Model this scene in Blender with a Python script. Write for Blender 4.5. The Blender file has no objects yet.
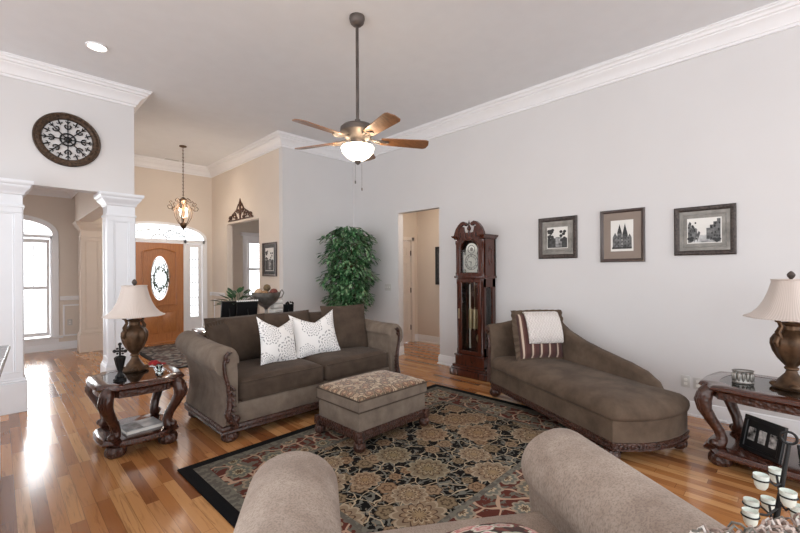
import bpy, bmesh, math, random
from math import pi, sin, cos, radians, sqrt, atan2
from mathutils import Vector, Matrix
random.seed(7)
C = bpy.context.scene.collection
# ------------------------------------------------------------------ camera, world, exposure
S = math.sqrt(.5); RO = radians(.3)
cam_data = bpy.data.cameras.new('camera'); cam = bpy.data.objects.new('camera', cam_data); C.objects.link(cam)
cam_data.sensor_width = 36; cam_data.lens = 402 / 800 * 36; cam_data.shift_y = 4 / 800; cam_data.clip_start = .02
right = Vector((S * cos(RO), -S * cos(RO), -sin(RO))); up = Vector((S * sin(RO), -S * sin(RO), cos(RO))); back = right.cross(up)
m = Matrix((right, up, back)).transposed().to_4x4(); m.translation = (0, 0, 1.45); cam.matrix_world = m
bpy.context.scene.camera = cam
vs = bpy.context.scene.view_settings
vs.view_transform = 'Standard'; vs.look = 'None'; vs.gamma = 1; vs.use_curve_mapping = False; vs.exposure = 0.07
world = bpy.data.worlds.new('world'); bpy.context.scene.world = world; world.use_nodes = True
wb = world.node_tree.nodes['Background']; wb.inputs[0].default_value = (.95, .97, 1, 1); wb.inputs[1].default_value = 2.8
bpy.context.scene.cycles.max_bounces = 8; bpy.context.scene.cycles.diffuse_bounces = 5
bpy.context.scene.cycles.sample_clamp_indirect = 6
bpy.context.scene.cycles.use_denoising = True

def lamp_point(name, loc, energy, col, r=.06, kind='POINT', size=1.0, rot=None, parent=None):
    d = bpy.data.lights.new(name, kind); d.energy = energy; d.color = col
    if kind == 'POINT': d.shadow_soft_size = r
    if kind == 'SPOT': d.shadow_soft_size = r; d.spot_size = size; d.spot_blend = .6
    if kind == 'AREA': d.shape = 'RECTANGLE'; d.size = size; d.size_y = size
    o = bpy.data.objects.new(name, d); C.objects.link(o); o.location = loc
    if rot: o.rotation_euler = rot
    if parent: o.parent = parent
    return o
# added area lights outside the dining and study windows, boosting the sky's daylight
def window_fill_light(name, loc, energy, sx, sy):
    d = bpy.data.lights.new(name, 'AREA'); d.energy = energy; d.color = (.97, .98, 1); d.shape = 'RECTANGLE'; d.size = sx; d.size_y = sy
    o = bpy.data.objects.new(name, d); C.objects.link(o); o.location = loc; o.rotation_euler = (-pi / 2, 0, 0)
window_fill_light('daylight_fill_dining', (.25, 10.5, 1.45), 230, 2.2, 2.4)
window_fill_light('daylight_fill_study', (4.65, 9.9, 1.6), 200, 1.8, 1.8)

# ------------------------------------------------------------------ node helpers
class NT:
    def __init__(s, name):
        s.m = bpy.data.materials.new(name); s.m.use_nodes = True; s.t = s.m.node_tree; s.n = s.t.nodes; s.b = s.n['Principled BSDF']
    def node(s, ty, **kw):
        n = s.n.new(ty)
        for k, v in kw.items(): setattr(n, k, v)
        return n
    def put(s, sock, v):
        if isinstance(v, bpy.types.NodeSocket): s.t.links.new(v, sock)
        elif isinstance(v, (tuple, list)) and len(v) == 3 and sock.type == 'RGBA': sock.default_value = (*v, 1)
        else: sock.default_value = v
    def math(s, op, a, b=0.0, c=0.0, clamp=False):
        n = s.node('ShaderNodeMath', operation=op, use_clamp=clamp)
        s.put(n.inputs[0], a); s.put(n.inputs[1], b)
        if op in ('MULTIPLY_ADD', 'SMOOTH_MIN', 'COMPARE', 'WRAP'): s.put(n.inputs[2], c)
        return n.outputs[0]
    def vm(s, op, a, b=(0, 0, 0)):
        n = s.node('ShaderNodeVectorMath', operation=op); s.put(n.inputs[0], a); s.put(n.inputs[1], b); return n.outputs[0]
    def mix(s, f, a, b, blend='MIX'):
        n = s.node('ShaderNodeMix', data_type='RGBA', blend_type=blend); s.put(n.inputs[0], f); s.put(n.inputs[6], a); s.put(n.inputs[7], b); return n.outputs[2]
    def obj(s): return s.node('ShaderNodeTexCoord').outputs['Object']
    def mapping(s, v, scale=(1, 1, 1), rot=(0, 0, 0), loc=(0, 0, 0)):
        n = s.node('ShaderNodeMapping'); s.put(n.inputs[0], v); n.inputs['Scale'].default_value = scale; n.inputs['Rotation'].default_value = rot; n.inputs['Location'].default_value = loc; return n.outputs[0]
    def sep(s, v):
        n = s.node('ShaderNodeSeparateXYZ'); s.put(n.inputs[0], v); return n.outputs
    def comb(s, x, y, z=0.0):
        n = s.node('ShaderNodeCombineXYZ'); s.put(n.inputs[0], x); s.put(n.inputs[1], y); s.put(n.inputs[2], z); return n.outputs[0]
    def noise(s, v, scale, detail=3.0, rough=.5, dist=0.0):
        n = s.node('ShaderNodeTexNoise'); s.put(n.inputs['Vector'], v); n.inputs['Scale'].default_value = scale; n.inputs['Detail'].default_value = detail; n.inputs['Roughness'].default_value = rough; n.inputs['Distortion'].default_value = dist; return n.outputs[0]
    def wnoise(s, v):
        n = s.node('ShaderNodeTexWhiteNoise', noise_dimensions='3D'); s.put(n.inputs[0], v); return n.outputs
    def voro(s, v, scale, rand=1.0, feature='F1', dim='3D'):
        n = s.node('ShaderNodeTexVoronoi', feature=feature, voronoi_dimensions=dim); s.put(n.inputs['Vector'], v); n.inputs['Scale'].default_value = scale; n.inputs['Randomness'].default_value = rand; return n.outputs
    def ramp(s, f, stops, interp='LINEAR'):
        n = s.node('ShaderNodeValToRGB'); n.color_ramp.interpolation = interp; e = n.color_ramp.elements
        while len(e) < len(stops): e.new(.5)
        for i, (p, c) in enumerate(stops): e[i].position = p; e[i].color = (*c, 1) if len(c) == 3 else c
        s.put(n.inputs[0], f); return n.outputs[0]
    def bump(s, h, strength=.3, dist=.01):
        n = s.node('ShaderNodeBump'); n.inputs['Strength'].default_value = strength; n.inputs['Distance'].default_value = dist; s.put(n.inputs['Height'], h); s.t.links.new(n.outputs[0], s.b.inputs['Normal'])
    def set(s, **kw):
        for k, v in kw.items(): s.put(s.b.inputs[k.replace('_', ' ')], v)
        return s.m

def lin(r, g, b):
    f = lambda c: (c / 255 / 12.92) if c / 255 <= .04045 else ((c / 255 + .055) / 1.055) ** 2.4
    return (f(r), f(g), f(b))

def plain(name, col, rough=.5, metal=0.0, var=.08, nscale=6, bump=0.0, bscale=60, **kw):
    t = NT(name); o = t.obj()
    n = t.noise(o, nscale, 4)
    c2 = tuple(max(0, x * (1 - var * 2)) for x in col); c1 = tuple(min(1, x * (1 + var)) for x in col)
    t.set(Base_Color=t.ramp(n, [(.3, c2), (.7, c1)]), Roughness=rough, Metallic=metal, **kw)
    if bump: t.bump(t.noise(o, bscale, 3), bump, .004)
    return t.m

def fabric(name, col, col2, rough=.9, weave=420, mott=5, sheen=.06):
    t = NT(name); o = t.obj()
    n = t.noise(o, mott, 5, .6); f = t.noise(o, weave, 2, .7)
    c = t.ramp(n, [(.32, col2), (.68, col)])
    c = t.mix(t.math('MULTIPLY', f, .5), c, tuple(x * .55 for x in col2))
    t.set(Base_Color=c, Roughness=rough, Specular_IOR_Level=.2, Sheen_Weight=sheen, Sheen_Roughness=.4)
    t.bump(t.math('ADD', t.math('MULTIPLY', n, .6), f), .25, .004); return t.m

def wood(name, dark, light, rough=.3, axis=2, carve=0.0, cscale=30, coat=.3, sc=1.0):
    t = NT(name); o = t.obj()
    sca = [9 * sc, 9 * sc, 9 * sc]; sca[axis] = 1.2 * sc
    n = t.noise(t.mapping(o, tuple(sca)), 3, 6, .6, 1.2)
    c = t.ramp(n, [(.3, dark), (.55, light), (.75, dark)])
    t.set(Base_Color=c, Roughness=rough, Coat_Weight=coat, Coat_Roughness=.12)
    if carve:
        v = t.voro(o, cscale, .9, 'F1')[0]; t.bump(v, carve, .012)
    return t.m

M = {}
M['wall'] = plain('wall_paint_greige', lin(213, 211, 211), .85, var=.012, nscale=1.5)
M['wall_tan'] = plain('wall_tan_and_warm_light', lin(219, 208, 196), .85, var=.02, nscale=1.5)  # dining walls are beige; on foyer walls warm light is put into the colour
M['ceiling'] = plain('ceiling_paint', lin(224, 226, 229), .9, var=.01)
M['trim'] = plain('trim_paint_white', lin(236, 236, 238), .35, var=.01)
M['column'] = plain('column_paint_white', lin(226, 229, 234), .4, var=.01)
M['door_white'] = plain('door_paint_white', lin(225, 216, 208), .4, var=.01)
M['wains'] = plain('wainscot_paint', lin(214, 200, 186), .5, var=.01)
DK, LT = lin(38, 18, 13), lin(74, 38, 26)
M['cherry'] = wood('dark_cherry_wood', DK, LT, .25)
M['cherryx'] = wood('dark_cherry_wood_top', DK, LT, .16, 1, coat=.8)
M['carved'] = wood('carved_cherry_wood', lin(30, 15, 11), lin(72, 40, 28), .38, carve=.9, cscale=46)
M['legwood'] = wood('leg_cherry_wood', lin(32, 16, 11), lin(70, 38, 26), .3, carve=.35, cscale=40)
M['clockw'] = wood('clock_mahogany', lin(40, 16, 11), lin(78, 36, 23), .25)
M['oak'] = wood('oak_door', lin(160, 100, 54), lin(184, 120, 68), .4, sc=1.3)
M['bladew'] = wood('fan_blade_wood', lin(96, 66, 44), lin(140, 98, 66), .4, 0)
M['arm'] = fabric('taupe_chenille', lin(138, 124, 111), lin(112, 99, 88), mott=9)
M['cushion'] = fabric('brown_chenille', lin(92, 78, 67), lin(72, 60, 51), mott=8)
M['chaise'] = fabric('chaise_chenille', lin(116, 99, 84), lin(82, 68, 57), mott=5)
M['bronze'] = plain('aged_bronze', lin(96, 72, 52), .45, .6, var=.3, nscale=14, bump=.3, bscale=50)
M['darkbronze'] = plain('dark_bronze', lin(92, 84, 80), .5, .5, var=.2)
M['iron'] = plain('black_iron', lin(26, 25, 26), .45, .4, var=.2)
M['pewter'] = plain('pewter', lin(150, 146, 140), .35, .8, var=.2, nscale=20)
M['brass'] = plain('polished_brass', lin(206, 186, 150), .3, .7, var=.1)
M['silver'] = plain('silvered_dial', lin(236, 234, 226), .4, .0, var=.05)
M['black'] = plain('black_lacquer', lin(18, 18, 20), .35, var=.1)
M['white'] = plain('white_ceramic', lin(232, 230, 226), .4, var=.02)
M['paper'] = plain('paper', lin(225, 223, 218), .6, var=.03)
M['leaf'] = plain('ficus_leaf', lin(52, 92, 50), .4, var=.5, nscale=5)
M['leaf2'] = plain('houseplant_leaf', lin(40, 80, 44), .4, var=.4, nscale=12)
M['bark'] = plain('bark', lin(96, 76, 58), .8, var=.2, nscale=30)
M['terracotta'] = plain('pot_brown', lin(92, 62, 46), .6, var=.2)
M['red'] = plain('red_petal', lin(150, 24, 34), .5, var=.2, nscale=30)
M['plate'] = plain('switch_plate', lin(196, 194, 190), .4, var=.01)

def glow(name, col, strength):
    t = NT(name); t.set(Base_Color=col, Emission_Color=col, Emission_Strength=strength); return t.m
M['bowl'] = glow('lit_frosted_glass', (1, .86, .66), 5.0)
M['bulb'] = glow('lit_bulb', (1, .8, .5), 40)
M['can'] = glow('lit_recessed_bulb', (1, .9, .8), 6)

def glassmat(name, tint=(1, 1, 1), refl=.12, rough=.02):
    t = NT(name)
    tr = t.node('ShaderNodeBsdfTransparent'); tr.inputs[0].default_value = (*tint, 1)
    gl = t.node('ShaderNodeBsdfGlossy'); gl.inputs['Roughness'].default_value = rough
    fr = t.node('ShaderNodeFresnel'); fr.inputs[0].default_value = 1.5
    mx = t.node('ShaderNodeMixShader'); t.t.links.new(t.math('ADD', fr.outputs[0], refl - .04), mx.inputs[0])
    t.t.links.new(tr.outputs[0], mx.inputs[1]); t.t.links.new(gl.outputs[0], mx.inputs[2])
    t.t.links.new(mx.outputs[0], t.n['Material Output'].inputs[0]); return t.m
M['glass'] = glassmat('window_glass', (.97, .98, .98), .05)
M['tableglass'] = glassmat('table_glass', (.62, .66, .64), .22)
M['frost'] = plain('frosted_white_glass', lin(226, 234, 226), .35, var=.03)
def shade_mat():
    t = NT('lamp_shade_silk'); x, y, z = t.sep(t.obj())
    a = t.math('ARCTAN2', y, x); st = t.math('SINE', t.math('MULTIPLY', a, 90))
    c = t.mix(t.math('MULTIPLY_ADD', st, .5, .5), lin(206, 194, 186), lin(190, 177, 168))
    t.set(Base_Color=c, Roughness=.6, Sheen_Weight=.3); return t.m
M['shade'] = shade_mat()

def floor_mat():
    t = NT('oak_strip_floor'); x, y, z = t.sep(t.obj())
    W_ = .072
    xr = t.math('DIVIDE', x, W_); row = t.math('FLOOR', xr); fx = t.math('FRACT', xr)
    off = t.math('MULTIPLY', t.wnoise(t.comb(row, 3.3))[0], 5.0)
    L = .75
    yr = t.math('ADD', t.math('DIVIDE', y, L), off); pl = t.math('FLOOR', yr); fy = t.math('FRACT', yr)
    r = t.wnoise(t.comb(row, pl, 1.7)); rv = r[0]
    base = t.ramp(rv, [(0, lin(134, 84, 50)), (.15, lin(168, 112, 66)), (.45, lin(188, 131, 80)), (.7, lin(198, 144, 92)), (.9, lin(212, 162, 108)), (1, lin(172, 116, 72))])
    sh = t.vm('ADD', t.comb(t.math('MULTIPLY', x, 26), t.math('MULTIPLY', y, 1.6), 0.0), t.vm('MULTIPLY', r[1], (50, 50, 50)))
    g = t.noise(sh, 1.0, 5, .62, 1.6)
    g2 = t.math('MULTIPLY', t.math('SUBTRACT', .47, g, clamp=True), 4.5, clamp=True)
    c = t.mix(t.math('MULTIPLY', g2, .75), base, lin(98, 58, 36))
    fine = t.noise(t.mapping(t.obj(), (120, 3, 1)), 1, 4, .6)
    c = t.mix(t.math('MULTIPLY', fine, .35), c, t.mix(1.0, c, (.62, .5, .42), 'MULTIPLY'))
    ex = t.math('LESS_THAN', t.math('MINIMUM', fx, t.math('SUBTRACT', 1.0, fx)), .016)
    ey = t.math('LESS_THAN', t.math('MINIMUM', fy, t.math('SUBTRACT', 1.0, fy)), .0018)
    e = t.math('MAXIMUM', ex, ey)
    c = t.mix(t.math('MULTIPLY', e, .55), c, lin(70, 40, 24))
    ro = t.math('MULTIPLY_ADD', t.noise(t.obj(), 2.5, 3), .12, .13)
    t.set(Base_Color=c, Roughness=ro, Coat_Weight=.35, Coat_Roughness=.14)
    t.bump(t.math('ADD', t.math('MULTIPLY', e, -1.0), t.math('MULTIPLY', t.noise(t.mapping(t.obj(), (7, .8, 1)), 1.5, 2), 1.2)), .12, .004)
    return t.m
M['floor'] = floor_mat()

def flowers(t, v2, scale, rand, npet, R, cols, seedshift=0):
    """rosettes on a jittered grid: returns (mask, colour)"""
    v = t.vm('ADD', v2, (seedshift, seedshift * .7, 0))
    vo = t.voro(v, scale, rand, 'F1', '2D')
    rel = t.vm('SUBTRACT', v, vo[2]); 
    x, y, z = t.sep(rel); r = t.vm('LENGTH', rel)
    n = [k for k in t.n if k.bl_idname == 'ShaderNodeVectorMath'][-1]; r = n.outputs['Value']
    rnd = t.sep(vo[1])
    ang = t.math('ADD', t.math('ARCTAN2', y, x), t.math('MULTIPLY', rnd[0], 6.28))
    size = t.math('MULTIPLY_ADD', rnd[1], .5, .65)
    q = t.math('DIVIDE', r, t.math('MULTIPLY', size, R))
    pet = t.math('MULTIPLY', t.math('ABSOLUTE', t.math('SINE', t.math('MULTIPLY', ang, npet / 2))), .22)
    wob = t.math('MULTIPLY', t.noise(v, 40, 2), .12)
    q = t.math('SUBTRACT', t.math('ADD', q, wob), pet)
    mask = t.math('LESS_THAN', q, .92)
    col = t.ramp(q, cols, 'CONSTANT')
    tint = t.ramp(rnd[2], [(0, (1, 1, 1)), (.35, (.72, .78, .75)), (.7, (.95, .86, .8))], 'CONSTANT')
    return mask, t.mix(.8, col, t.mix(1.0, col, tint, 'MULTIPLY'))

def vines(t, v2, scale, width, shift=0):
    nz = t.node('ShaderNodeTexNoise'); t.put(nz.inputs['Vector'], v2); nz.inputs['Scale'].default_value = 6; nz.inputs['Detail'].default_value = 1
    d = t.vm('ADD', t.vm('ADD', v2, (shift, 0, 0)), t.vm('MULTIPLY', t.vm('SUBTRACT', nz.outputs[1], (.5, .5, .5)), (.14, .14, 0)))
    e = t.voro(d, scale, 1, 'DISTANCE_TO_EDGE', '2D')[0]
    return t.math('LESS_THAN', e, width)

def rug_mat(hx, hy):
    t = NT('floral_wool_rug'); o = t.obj(); x, y, z = t.sep(o)
    p = t.comb(x, y, 0.0)
    d = t.math('MINIMUM', t.math('SUBTRACT', hx, t.math('ABSOLUTE', x)), t.math('SUBTRACT', hy, t.math('ABSOLUTE', y)))
    blk = lin(22, 20, 20); cream = lin(176, 160, 134); tan_ = lin(144, 122, 98); brn = lin(98, 78, 62); gry = lin(112, 110, 102); red = lin(92, 50, 42)
    f = blk
    lf = t.math('GREATER_THAN', t.noise(p, 15, 2, .5, 1.5), .575); f = t.mix(lf, f, gry)
    f = t.mix(t.math('GREATER_THAN', t.noise(p, 19, 2, .5, 1.0), .64), f, tan_)
    f = t.mix(vines(t, p, 8.5, .035), f, cream)
    f = t.mix(vines(t, p, 6.0, .03, 5.2), f, gry)
    m2, c2 = flowers(t, p, 5.4, .8, 6, .062, [(0, tan_), (.25, brn), (.45, tan_), (.8, brn)], 2.3)
    f = t.mix(m2, f, c2)
    m1, c1 = flowers(t, p, 2.6, .75, 11, .150, [(0, lin(152, 130, 100)), (.14, brn), (.26, cream), (.33, tan_), (.5, lin(84, 62, 50)), (.57, lin(138, 120, 100)), (.80, lin(164, 148, 126))])
    f = t.mix(m1, f, c1)
    # border
    b = t.mix(t.math('GREATER_THAN', t.noise(p, 13, 2, .5, 1.2), .52), red, lin(104, 100, 90))
    b = t.mix(vines(t, p, 6.5, .055, 1.1), b, lin(178, 148, 126))
    m3, c3 = flowers(t, p, 4.2, .5, 8, .095, [(0, brn), (.2, cream), (.4, gry), (.7, lin(150, 140, 122))], 4.1)
    b = t.mix(m3, b, c3)
    guard = t.mix(t.math('GREATER_THAN', t.noise(p, 22, 2), .5), lin(116, 112, 102), lin(96, 92, 84))
    c = t.mix(t.math('GREATER_THAN', d, .08), lin(20, 20, 22), guard)
    c = t.mix(t.math('GREATER_THAN', d, .165), c, b)
    c = t.mix(t.math('GREATER_THAN', d, .46), c, guard)
    c = t.mix(t.math('GREATER_THAN', d, .50), c, f)
    c = t.mix(t.math('MULTIPLY', t.noise(o, 500, 2), .5), c, t.mix(1.0, c, (.5, .5, .5), 'MULTIPLY'))
    t.set(Base_Color=c, Roughness=.95, Specular_IOR_Level=.1)
    t.bump(t.noise(o, 400, 2), .3, .004); return t.m

def floral_upholstery():
    t = NT('floral_tapestry'); o = t.obj(); x, y, z = t.sep(o); p = t.comb(x, y, 0.0)
    g = lin(180, 160, 134)
    f = t.mix(t.math('GREATER_THAN', t.noise(p, 26, 2, .5, 1.2), .53), g, lin(146, 124, 100))
    f = t.mix(vines(t, p, 13, .05), f, lin(104, 76, 56))
    m, c = flowers(t, p, 9, .9, 7, .05, [(0, lin(176, 148, 116)), (.2, lin(104, 62, 52)), (.4, lin(150, 124, 100)), (.55, lin(104, 90, 70)), (.78, lin(96, 68, 56))])
    f = t.mix(m, f, c)
    t.set(Base_Color=f, Roughness=.9, Sheen_Weight=.2); t.bump(t.noise(o, 300, 2), .3, .004); return t.m
M['tapestry'] = floral_upholstery()

def damask(name, cx=.0, cy=.0):
    t = NT(name); o = t.obj(); x, y, z = t.sep(o); p = t.comb(x, z, 0.0)
    wht = lin(238, 237, 236); gr = lin(96, 98, 106)
    total = None
    for (ax, az, R, n) in ((-.09, .09, .12, 8), (.1, -.13, .15, 6), (.2, .13, .1, 8), (-.17, -.19, .09, 6)):
        dx = t.math('SUBTRACT', x, ax + cx); dz = t.math('SUBTRACT', z, az + cy)
        r = t.math('SQRT', t.math('ADD', t.math('MULTIPLY', dx, dx), t.math('MULTIPLY', dz, dz)))
        a = t.math('ARCTAN2', dz, dx)
        q = t.math('SUBTRACT', t.math('DIVIDE', r, R), t.math('MULTIPLY', t.math('ABSOLUTE', t.math('SINE', t.math('MULTIPLY', a, n / 2))), .2))
        ring = t.math('GREATER_THAN', t.math('SINE', t.math('MULTIPLY', q, 26)), .35)
        ring = t.math('MULTIPLY', ring, t.math('LESS_THAN', q, .85))
        ring = t.math('MULTIPLY', ring, t.math('GREATER_THAN', t.math('SINE', t.math('MULTIPLY', a, n * 3)), -.4))
        total = ring if total is None else t.math('MAXIMUM', total, ring)
    total = t.math('MULTIPLY', total, t.math('GREATER_THAN', t.noise(p, 60, 2), .38))
    t.set(Base_Color=t.mix(t.math('MULTIPLY', total, .75), wht, gr), Roughness=.85, Sheen_Weight=.2); t.bump(t.noise(o, 250, 2), .2, .003); return t.m
M['damask'] = damask('white_damask_linen', .0, .24); M['damask2'] = damask('white_damask_linen_second', .02, .25)

def stripes():
    t = NT('striped_pillow_fabric'); x, y, z = t.sep(t.obj())
    f = t.math('FRACT', t.math('MULTIPLY', x, 10.5))
    c = t.ramp(f, [(0, lin(78, 44, 40)), (.42, lin(60, 38, 34)), (.56, lin(96, 62, 54)), (.64, lin(196, 178, 160)), (.82, lin(96, 60, 52))], 'CONSTANT')
    t.set(Base_Color=c, Roughness=.8, Sheen_Weight=.3); return t.m
M['stripes'] = stripes()
def knit():
    t = NT('cream_knit_throw'); x, y, z = t.sep(t.obj())
    w = t.math('SINE', t.math('ADD', t.math('MULTIPLY', x, 190), t.math('MULTIPLY', t.math('SINE', t.math('MULTIPLY', z, 110)), 2.2)))
    t.set(Base_Color=t.mix(t.math('MULTIPLY_ADD', w, .5, .5), lin(206, 198, 193), lin(222, 215, 211)), Roughness=.95, Sheen_Weight=.3); t.bump(w, .5, .006); return t.m
M['knit'] = knit()
def armchair_fab():
    t = NT('light_taupe_chenille'); o = t.obj()
    n = t.noise(o, 7, 4, .6); f = t.noise(t.mapping(o, (1, 1, .4)), 170, 3, .7)
    c = t.ramp(n, [(.3, lin(150, 134, 122)), (.7, lin(182, 167, 154))])
    c = t.mix(t.ramp(f, [(.45, (0, 0, 0)), (.62, (.55, .55, .55))]), c, lin(118, 104, 94))
    t.set(Base_Color=c, Roughness=.92, Sheen_Weight=.06, Specular_IOR_Level=.2); t.bump(f, .35, .004); return t.m
M['armchair'] = armchair_fab()
def foyer_rug():
    t = NT('foyer_rug_wool'); o = t.obj(); x, y, z = t.sep(o)
    v = t.voro(o, 16, 1)[1]
    d = t.math('MINIMUM', t.math('SUBTRACT', .75, t.math('ABSOLUTE', x)), t.math('SUBTRACT', 1.15, t.math('ABSOLUTE', y)))
    c = t.ramp(t.sep(v)[0], [(0, lin(70, 66, 66)), (.3, lin(128, 122, 116)), (.6, lin(98, 78, 72)), (.8, lin(150, 146, 138))], 'CONSTANT')
    c = t.mix(t.math('GREATER_THAN', d, .06), lin(26, 25, 27), c); t.set(Base_Color=c, Roughness=.95); return t.m
M['foyer_rug'] = foyer_rug()
M['outside'] = None

# ------------------------------------------------------------------ mesh helpers
def B(): return bmesh.new()
def tr(vs_, mt):
    for v in vs_: v.co = mt @ v.co
    return vs_
def box(bm, x0, x1, y0, y1, z0, z1, bev=0.0, seg=2, mt=None):
    vs_ = [bm.verts.new((x, y, z)) for z in (z0, z1) for y in (y0, y1) for x in (x0, x1)]
    fs = [bm.faces.new([vs_[i] for i in q]) for q in ((0, 2, 3, 1), (4, 5, 7, 6), (0, 1, 5, 4), (2, 6, 7, 3), (0, 4, 6, 2), (1, 3, 7, 5))]
    if mt: tr(vs_, mt)
    if bev:
        es = list({e for f in fs for e in f.edges})
        bmesh.ops.bevel(bm, geom=es, offset=bev, segments=seg, profile=.5, affect='EDGES')
def loft(bm, rings, cap=True, closed=True):
    n = len(rings[0]); R = [[bm.verts.new(p) for p in r] for r in rings]
    for a, b in zip(R, R[1:]):
        for i in range(n if closed else n - 1):
            j = (i + 1) % n
            bm.faces.new((a[i], a[j], b[j], b[i]))
    if cap and closed:
        bm.faces.new(R[0][::-1]); bm.faces.new(R[-1])
    return [v for r in R for v in r]
def lathe(bm, prof, c=(0, 0), seg=24, mt=None, flute=0, fa=0.0):
    rings = []
    for r, z in prof:
        rr = []
        for i in range(seg):
            a = 2 * pi * i / seg; q = r * (1 + fa * cos(flute * a)) if flute else r
            rr.append((c[0] + q * cos(a), c[1] + q * sin(a), z))
        rings.append(rr)
    v = loft(bm, rings)
    if mt: tr(v, mt)
    return v
def tube(bm, pts, r, seg=8, mt=None, flat=1.0):
    pts = [Vector(p) for p in pts]; n = len(pts); rs = r if isinstance(r, (list, tuple)) else [r] * n
    rings = []; prev = None
    for i, p in enumerate(pts):
        t_ = (pts[min(i + 1, n - 1)] - pts[max(i - 1, 0)]).normalized()
        if prev is None:
            a = Vector((0, 0, 1)) if abs(t_.z) < .9 else Vector((1, 0, 0)); u = t_.cross(a).normalized()
        else:
            u = (prev - t_ * prev.dot(t_)).normalized()
        prev = u; w = t_.cross(u)
        rings.append([p + (u * cos(2 * pi * k / seg) + w * sin(2 * pi * k / seg) * flat) * rs[i] for k in range(seg)])
    v = loft(bm, rings)
    if mt: tr(v, mt)
    return v
def ring(bm, c, R, r, axis='z', seg=32, s2=8, a0=0, a1=2 * pi, mt=None):
    pts = []
    full = abs(a1 - a0 - 2 * pi) < 1e-4
    for i in range(seg + 1):
        a = a0 + (a1 - a0) * i / seg
        q = {'z': (cos(a), sin(a), 0), 'y': (cos(a), 0, sin(a)), 'x': (0, cos(a), sin(a))}[axis]
        pts.append(Vector(c) + Vector(q) * R)
    return tube(bm, pts, r, s2, mt)
def prism(bm, poly, a0, a1, plane='xz', mt=None, bev=0.0):
    f = {'xz': lambda p, a: (p[0], a, p[1]), 'xy': lambda p, a: (p[0], p[1], a), 'yz': lambda p, a: (a, p[0], p[1])}[plane]
    v = loft(bm, [[f(p, a0) for p in poly], [f(p, a1) for p in poly]])
    if mt: tr(v, mt)
    if bev:
        es = list({e for x in v for e in x.link_edges}); es = [e for e in es if len(e.link_faces) == 2 and e.calc_face_angle(0) > .6]
        bmesh.ops.bevel(bm, geom=es, offset=bev, segments=2, profile=.5, affect='EDGES')
    return v
def ball(bm, c, r, sc=(1, 1, 1), u=16, v=10):
    n0 = len(bm.verts)
    g = bmesh.ops.create_uvsphere(bm, u_segments=u, v_segments=v, radius=r)['verts']
    for q in g: q.co = Vector((q.co.x * sc[0] + c[0], q.co.y * sc[1] + c[1], q.co.z * sc[2] + c[2]))
    return g
def rbox(bm, c, s, r=.05, bulge=0.0, n=8, mt=None, side=0.0):
    """soft cushion: rounded box with a bulged top and bottom"""
    hx, hy, hz = s[0] / 2, s[1] / 2, s[2] / 2; r = min(r, hx, hy, hz)
    verts = {}
    def key(i, j, k): return (i, j, k)
    def pos(i, j, k):
        p = Vector((-1 + 2 * i / n, -1 + 2 * j / n, -1 + 2 * k / n))
        # concentrate samples near the edges
        q = Vector([math.copysign(abs(t) ** .7, t) for t in p])
        w = Vector((q.x * hx, q.y * hy, q.z * hz))
        core = Vector((max(-hx + r, min(hx - r, w.x)), max(-hy + r, min(hy - r, w.y)), max(-hz + r, min(hz - r, w.z))))
        d = w - core
        if d.length > 1e-9: w = core + d.normalized() * r if (max(abs(p.x), abs(p.y), abs(p.z)) > .999) else w
        f = (1 - q.x ** 2) * (1 - q.y ** 2)
        w.z += bulge * f ** .5 * (1 if p.z > 0 else -.3) * abs(p.z)
        if side:
            w.x += side * p.x * abs(p.x) * (1 - q.z ** 2) * (1 - q.y ** 2); w.y += side * p.y * abs(p.y) * (1 - q.z ** 2) * (1 - q.x ** 2)
        return w + Vector(c)
    def V_(i, j, k):
        kk = key(i, j, k)
        if kk not in verts: verts[kk] = bm.verts.new(pos(i, j, k))
        return verts[kk]
    for a in range(n):
        for b in range(n):
            for q in (0, n):
                fl = q == 0
                for quad in ([(a, b, q), (a + 1, b, q), (a + 1, b + 1, q), (a, b + 1, q)], [(b, q, a), (b, q, a + 1), (b + 1, q, a + 1), (b + 1, q, a)], [(q, a, b), (q, a + 1, b), (q, a + 1, b + 1), (q, a, b + 1)]):
                    vv = [V_(*t_) for t_ in quad]
                    bm.faces.new(vv[::-1] if fl else vv)
    if mt: tr(verts.values(), mt)
    bmesh.ops.recalc_face_normals(bm, faces=bm.faces[:])
def pillow(bm, w, h, t, pinch=.08, n=14, chop=0.0, mt=None):
    """upright cushion in the xz plane, z from 0 to h, thickness along y"""
    vs_ = {}
    for sgn in (-1, 1):
        for i in range(n + 1):
            for j in range(n + 1):
                u = -1 + 2 * i / n; v = -1 + 2 * j / n; edge = max(abs(u), abs(v)) > .999
                if sgn == 1 and edge: vs_[(1, i, j)] = vs_[(-1, i, j)]; continue
                x = w / 2 * u * (1 - pinch * (1 - v * v)); z = h / 2 * v * (1 - pinch * (1 - u * u))
                if chop and v > 0: z -= chop * h * (1 - abs(u)) ** 1.0 * v ** 2
                y = sgn * t / 2 * ((1 - u ** 2) * (1 - v ** 2)) ** .42
                vs_[(sgn, i, j)] = bm.verts.new((x, y, z + h / 2))
    for sgn in (-1, 1):
        for i in range(n):
            for j in range(n):
                q = [vs_[(sgn, i, j)], vs_[(sgn, i + 1, j)], vs_[(sgn, i + 1, j + 1)], vs_[(sgn, i, j + 1)]]
                bm.faces.new(q if sgn == -1 else q[::-1])
    s_ = set(vs_.values())
    if mt: tr(s_, mt)
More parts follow.
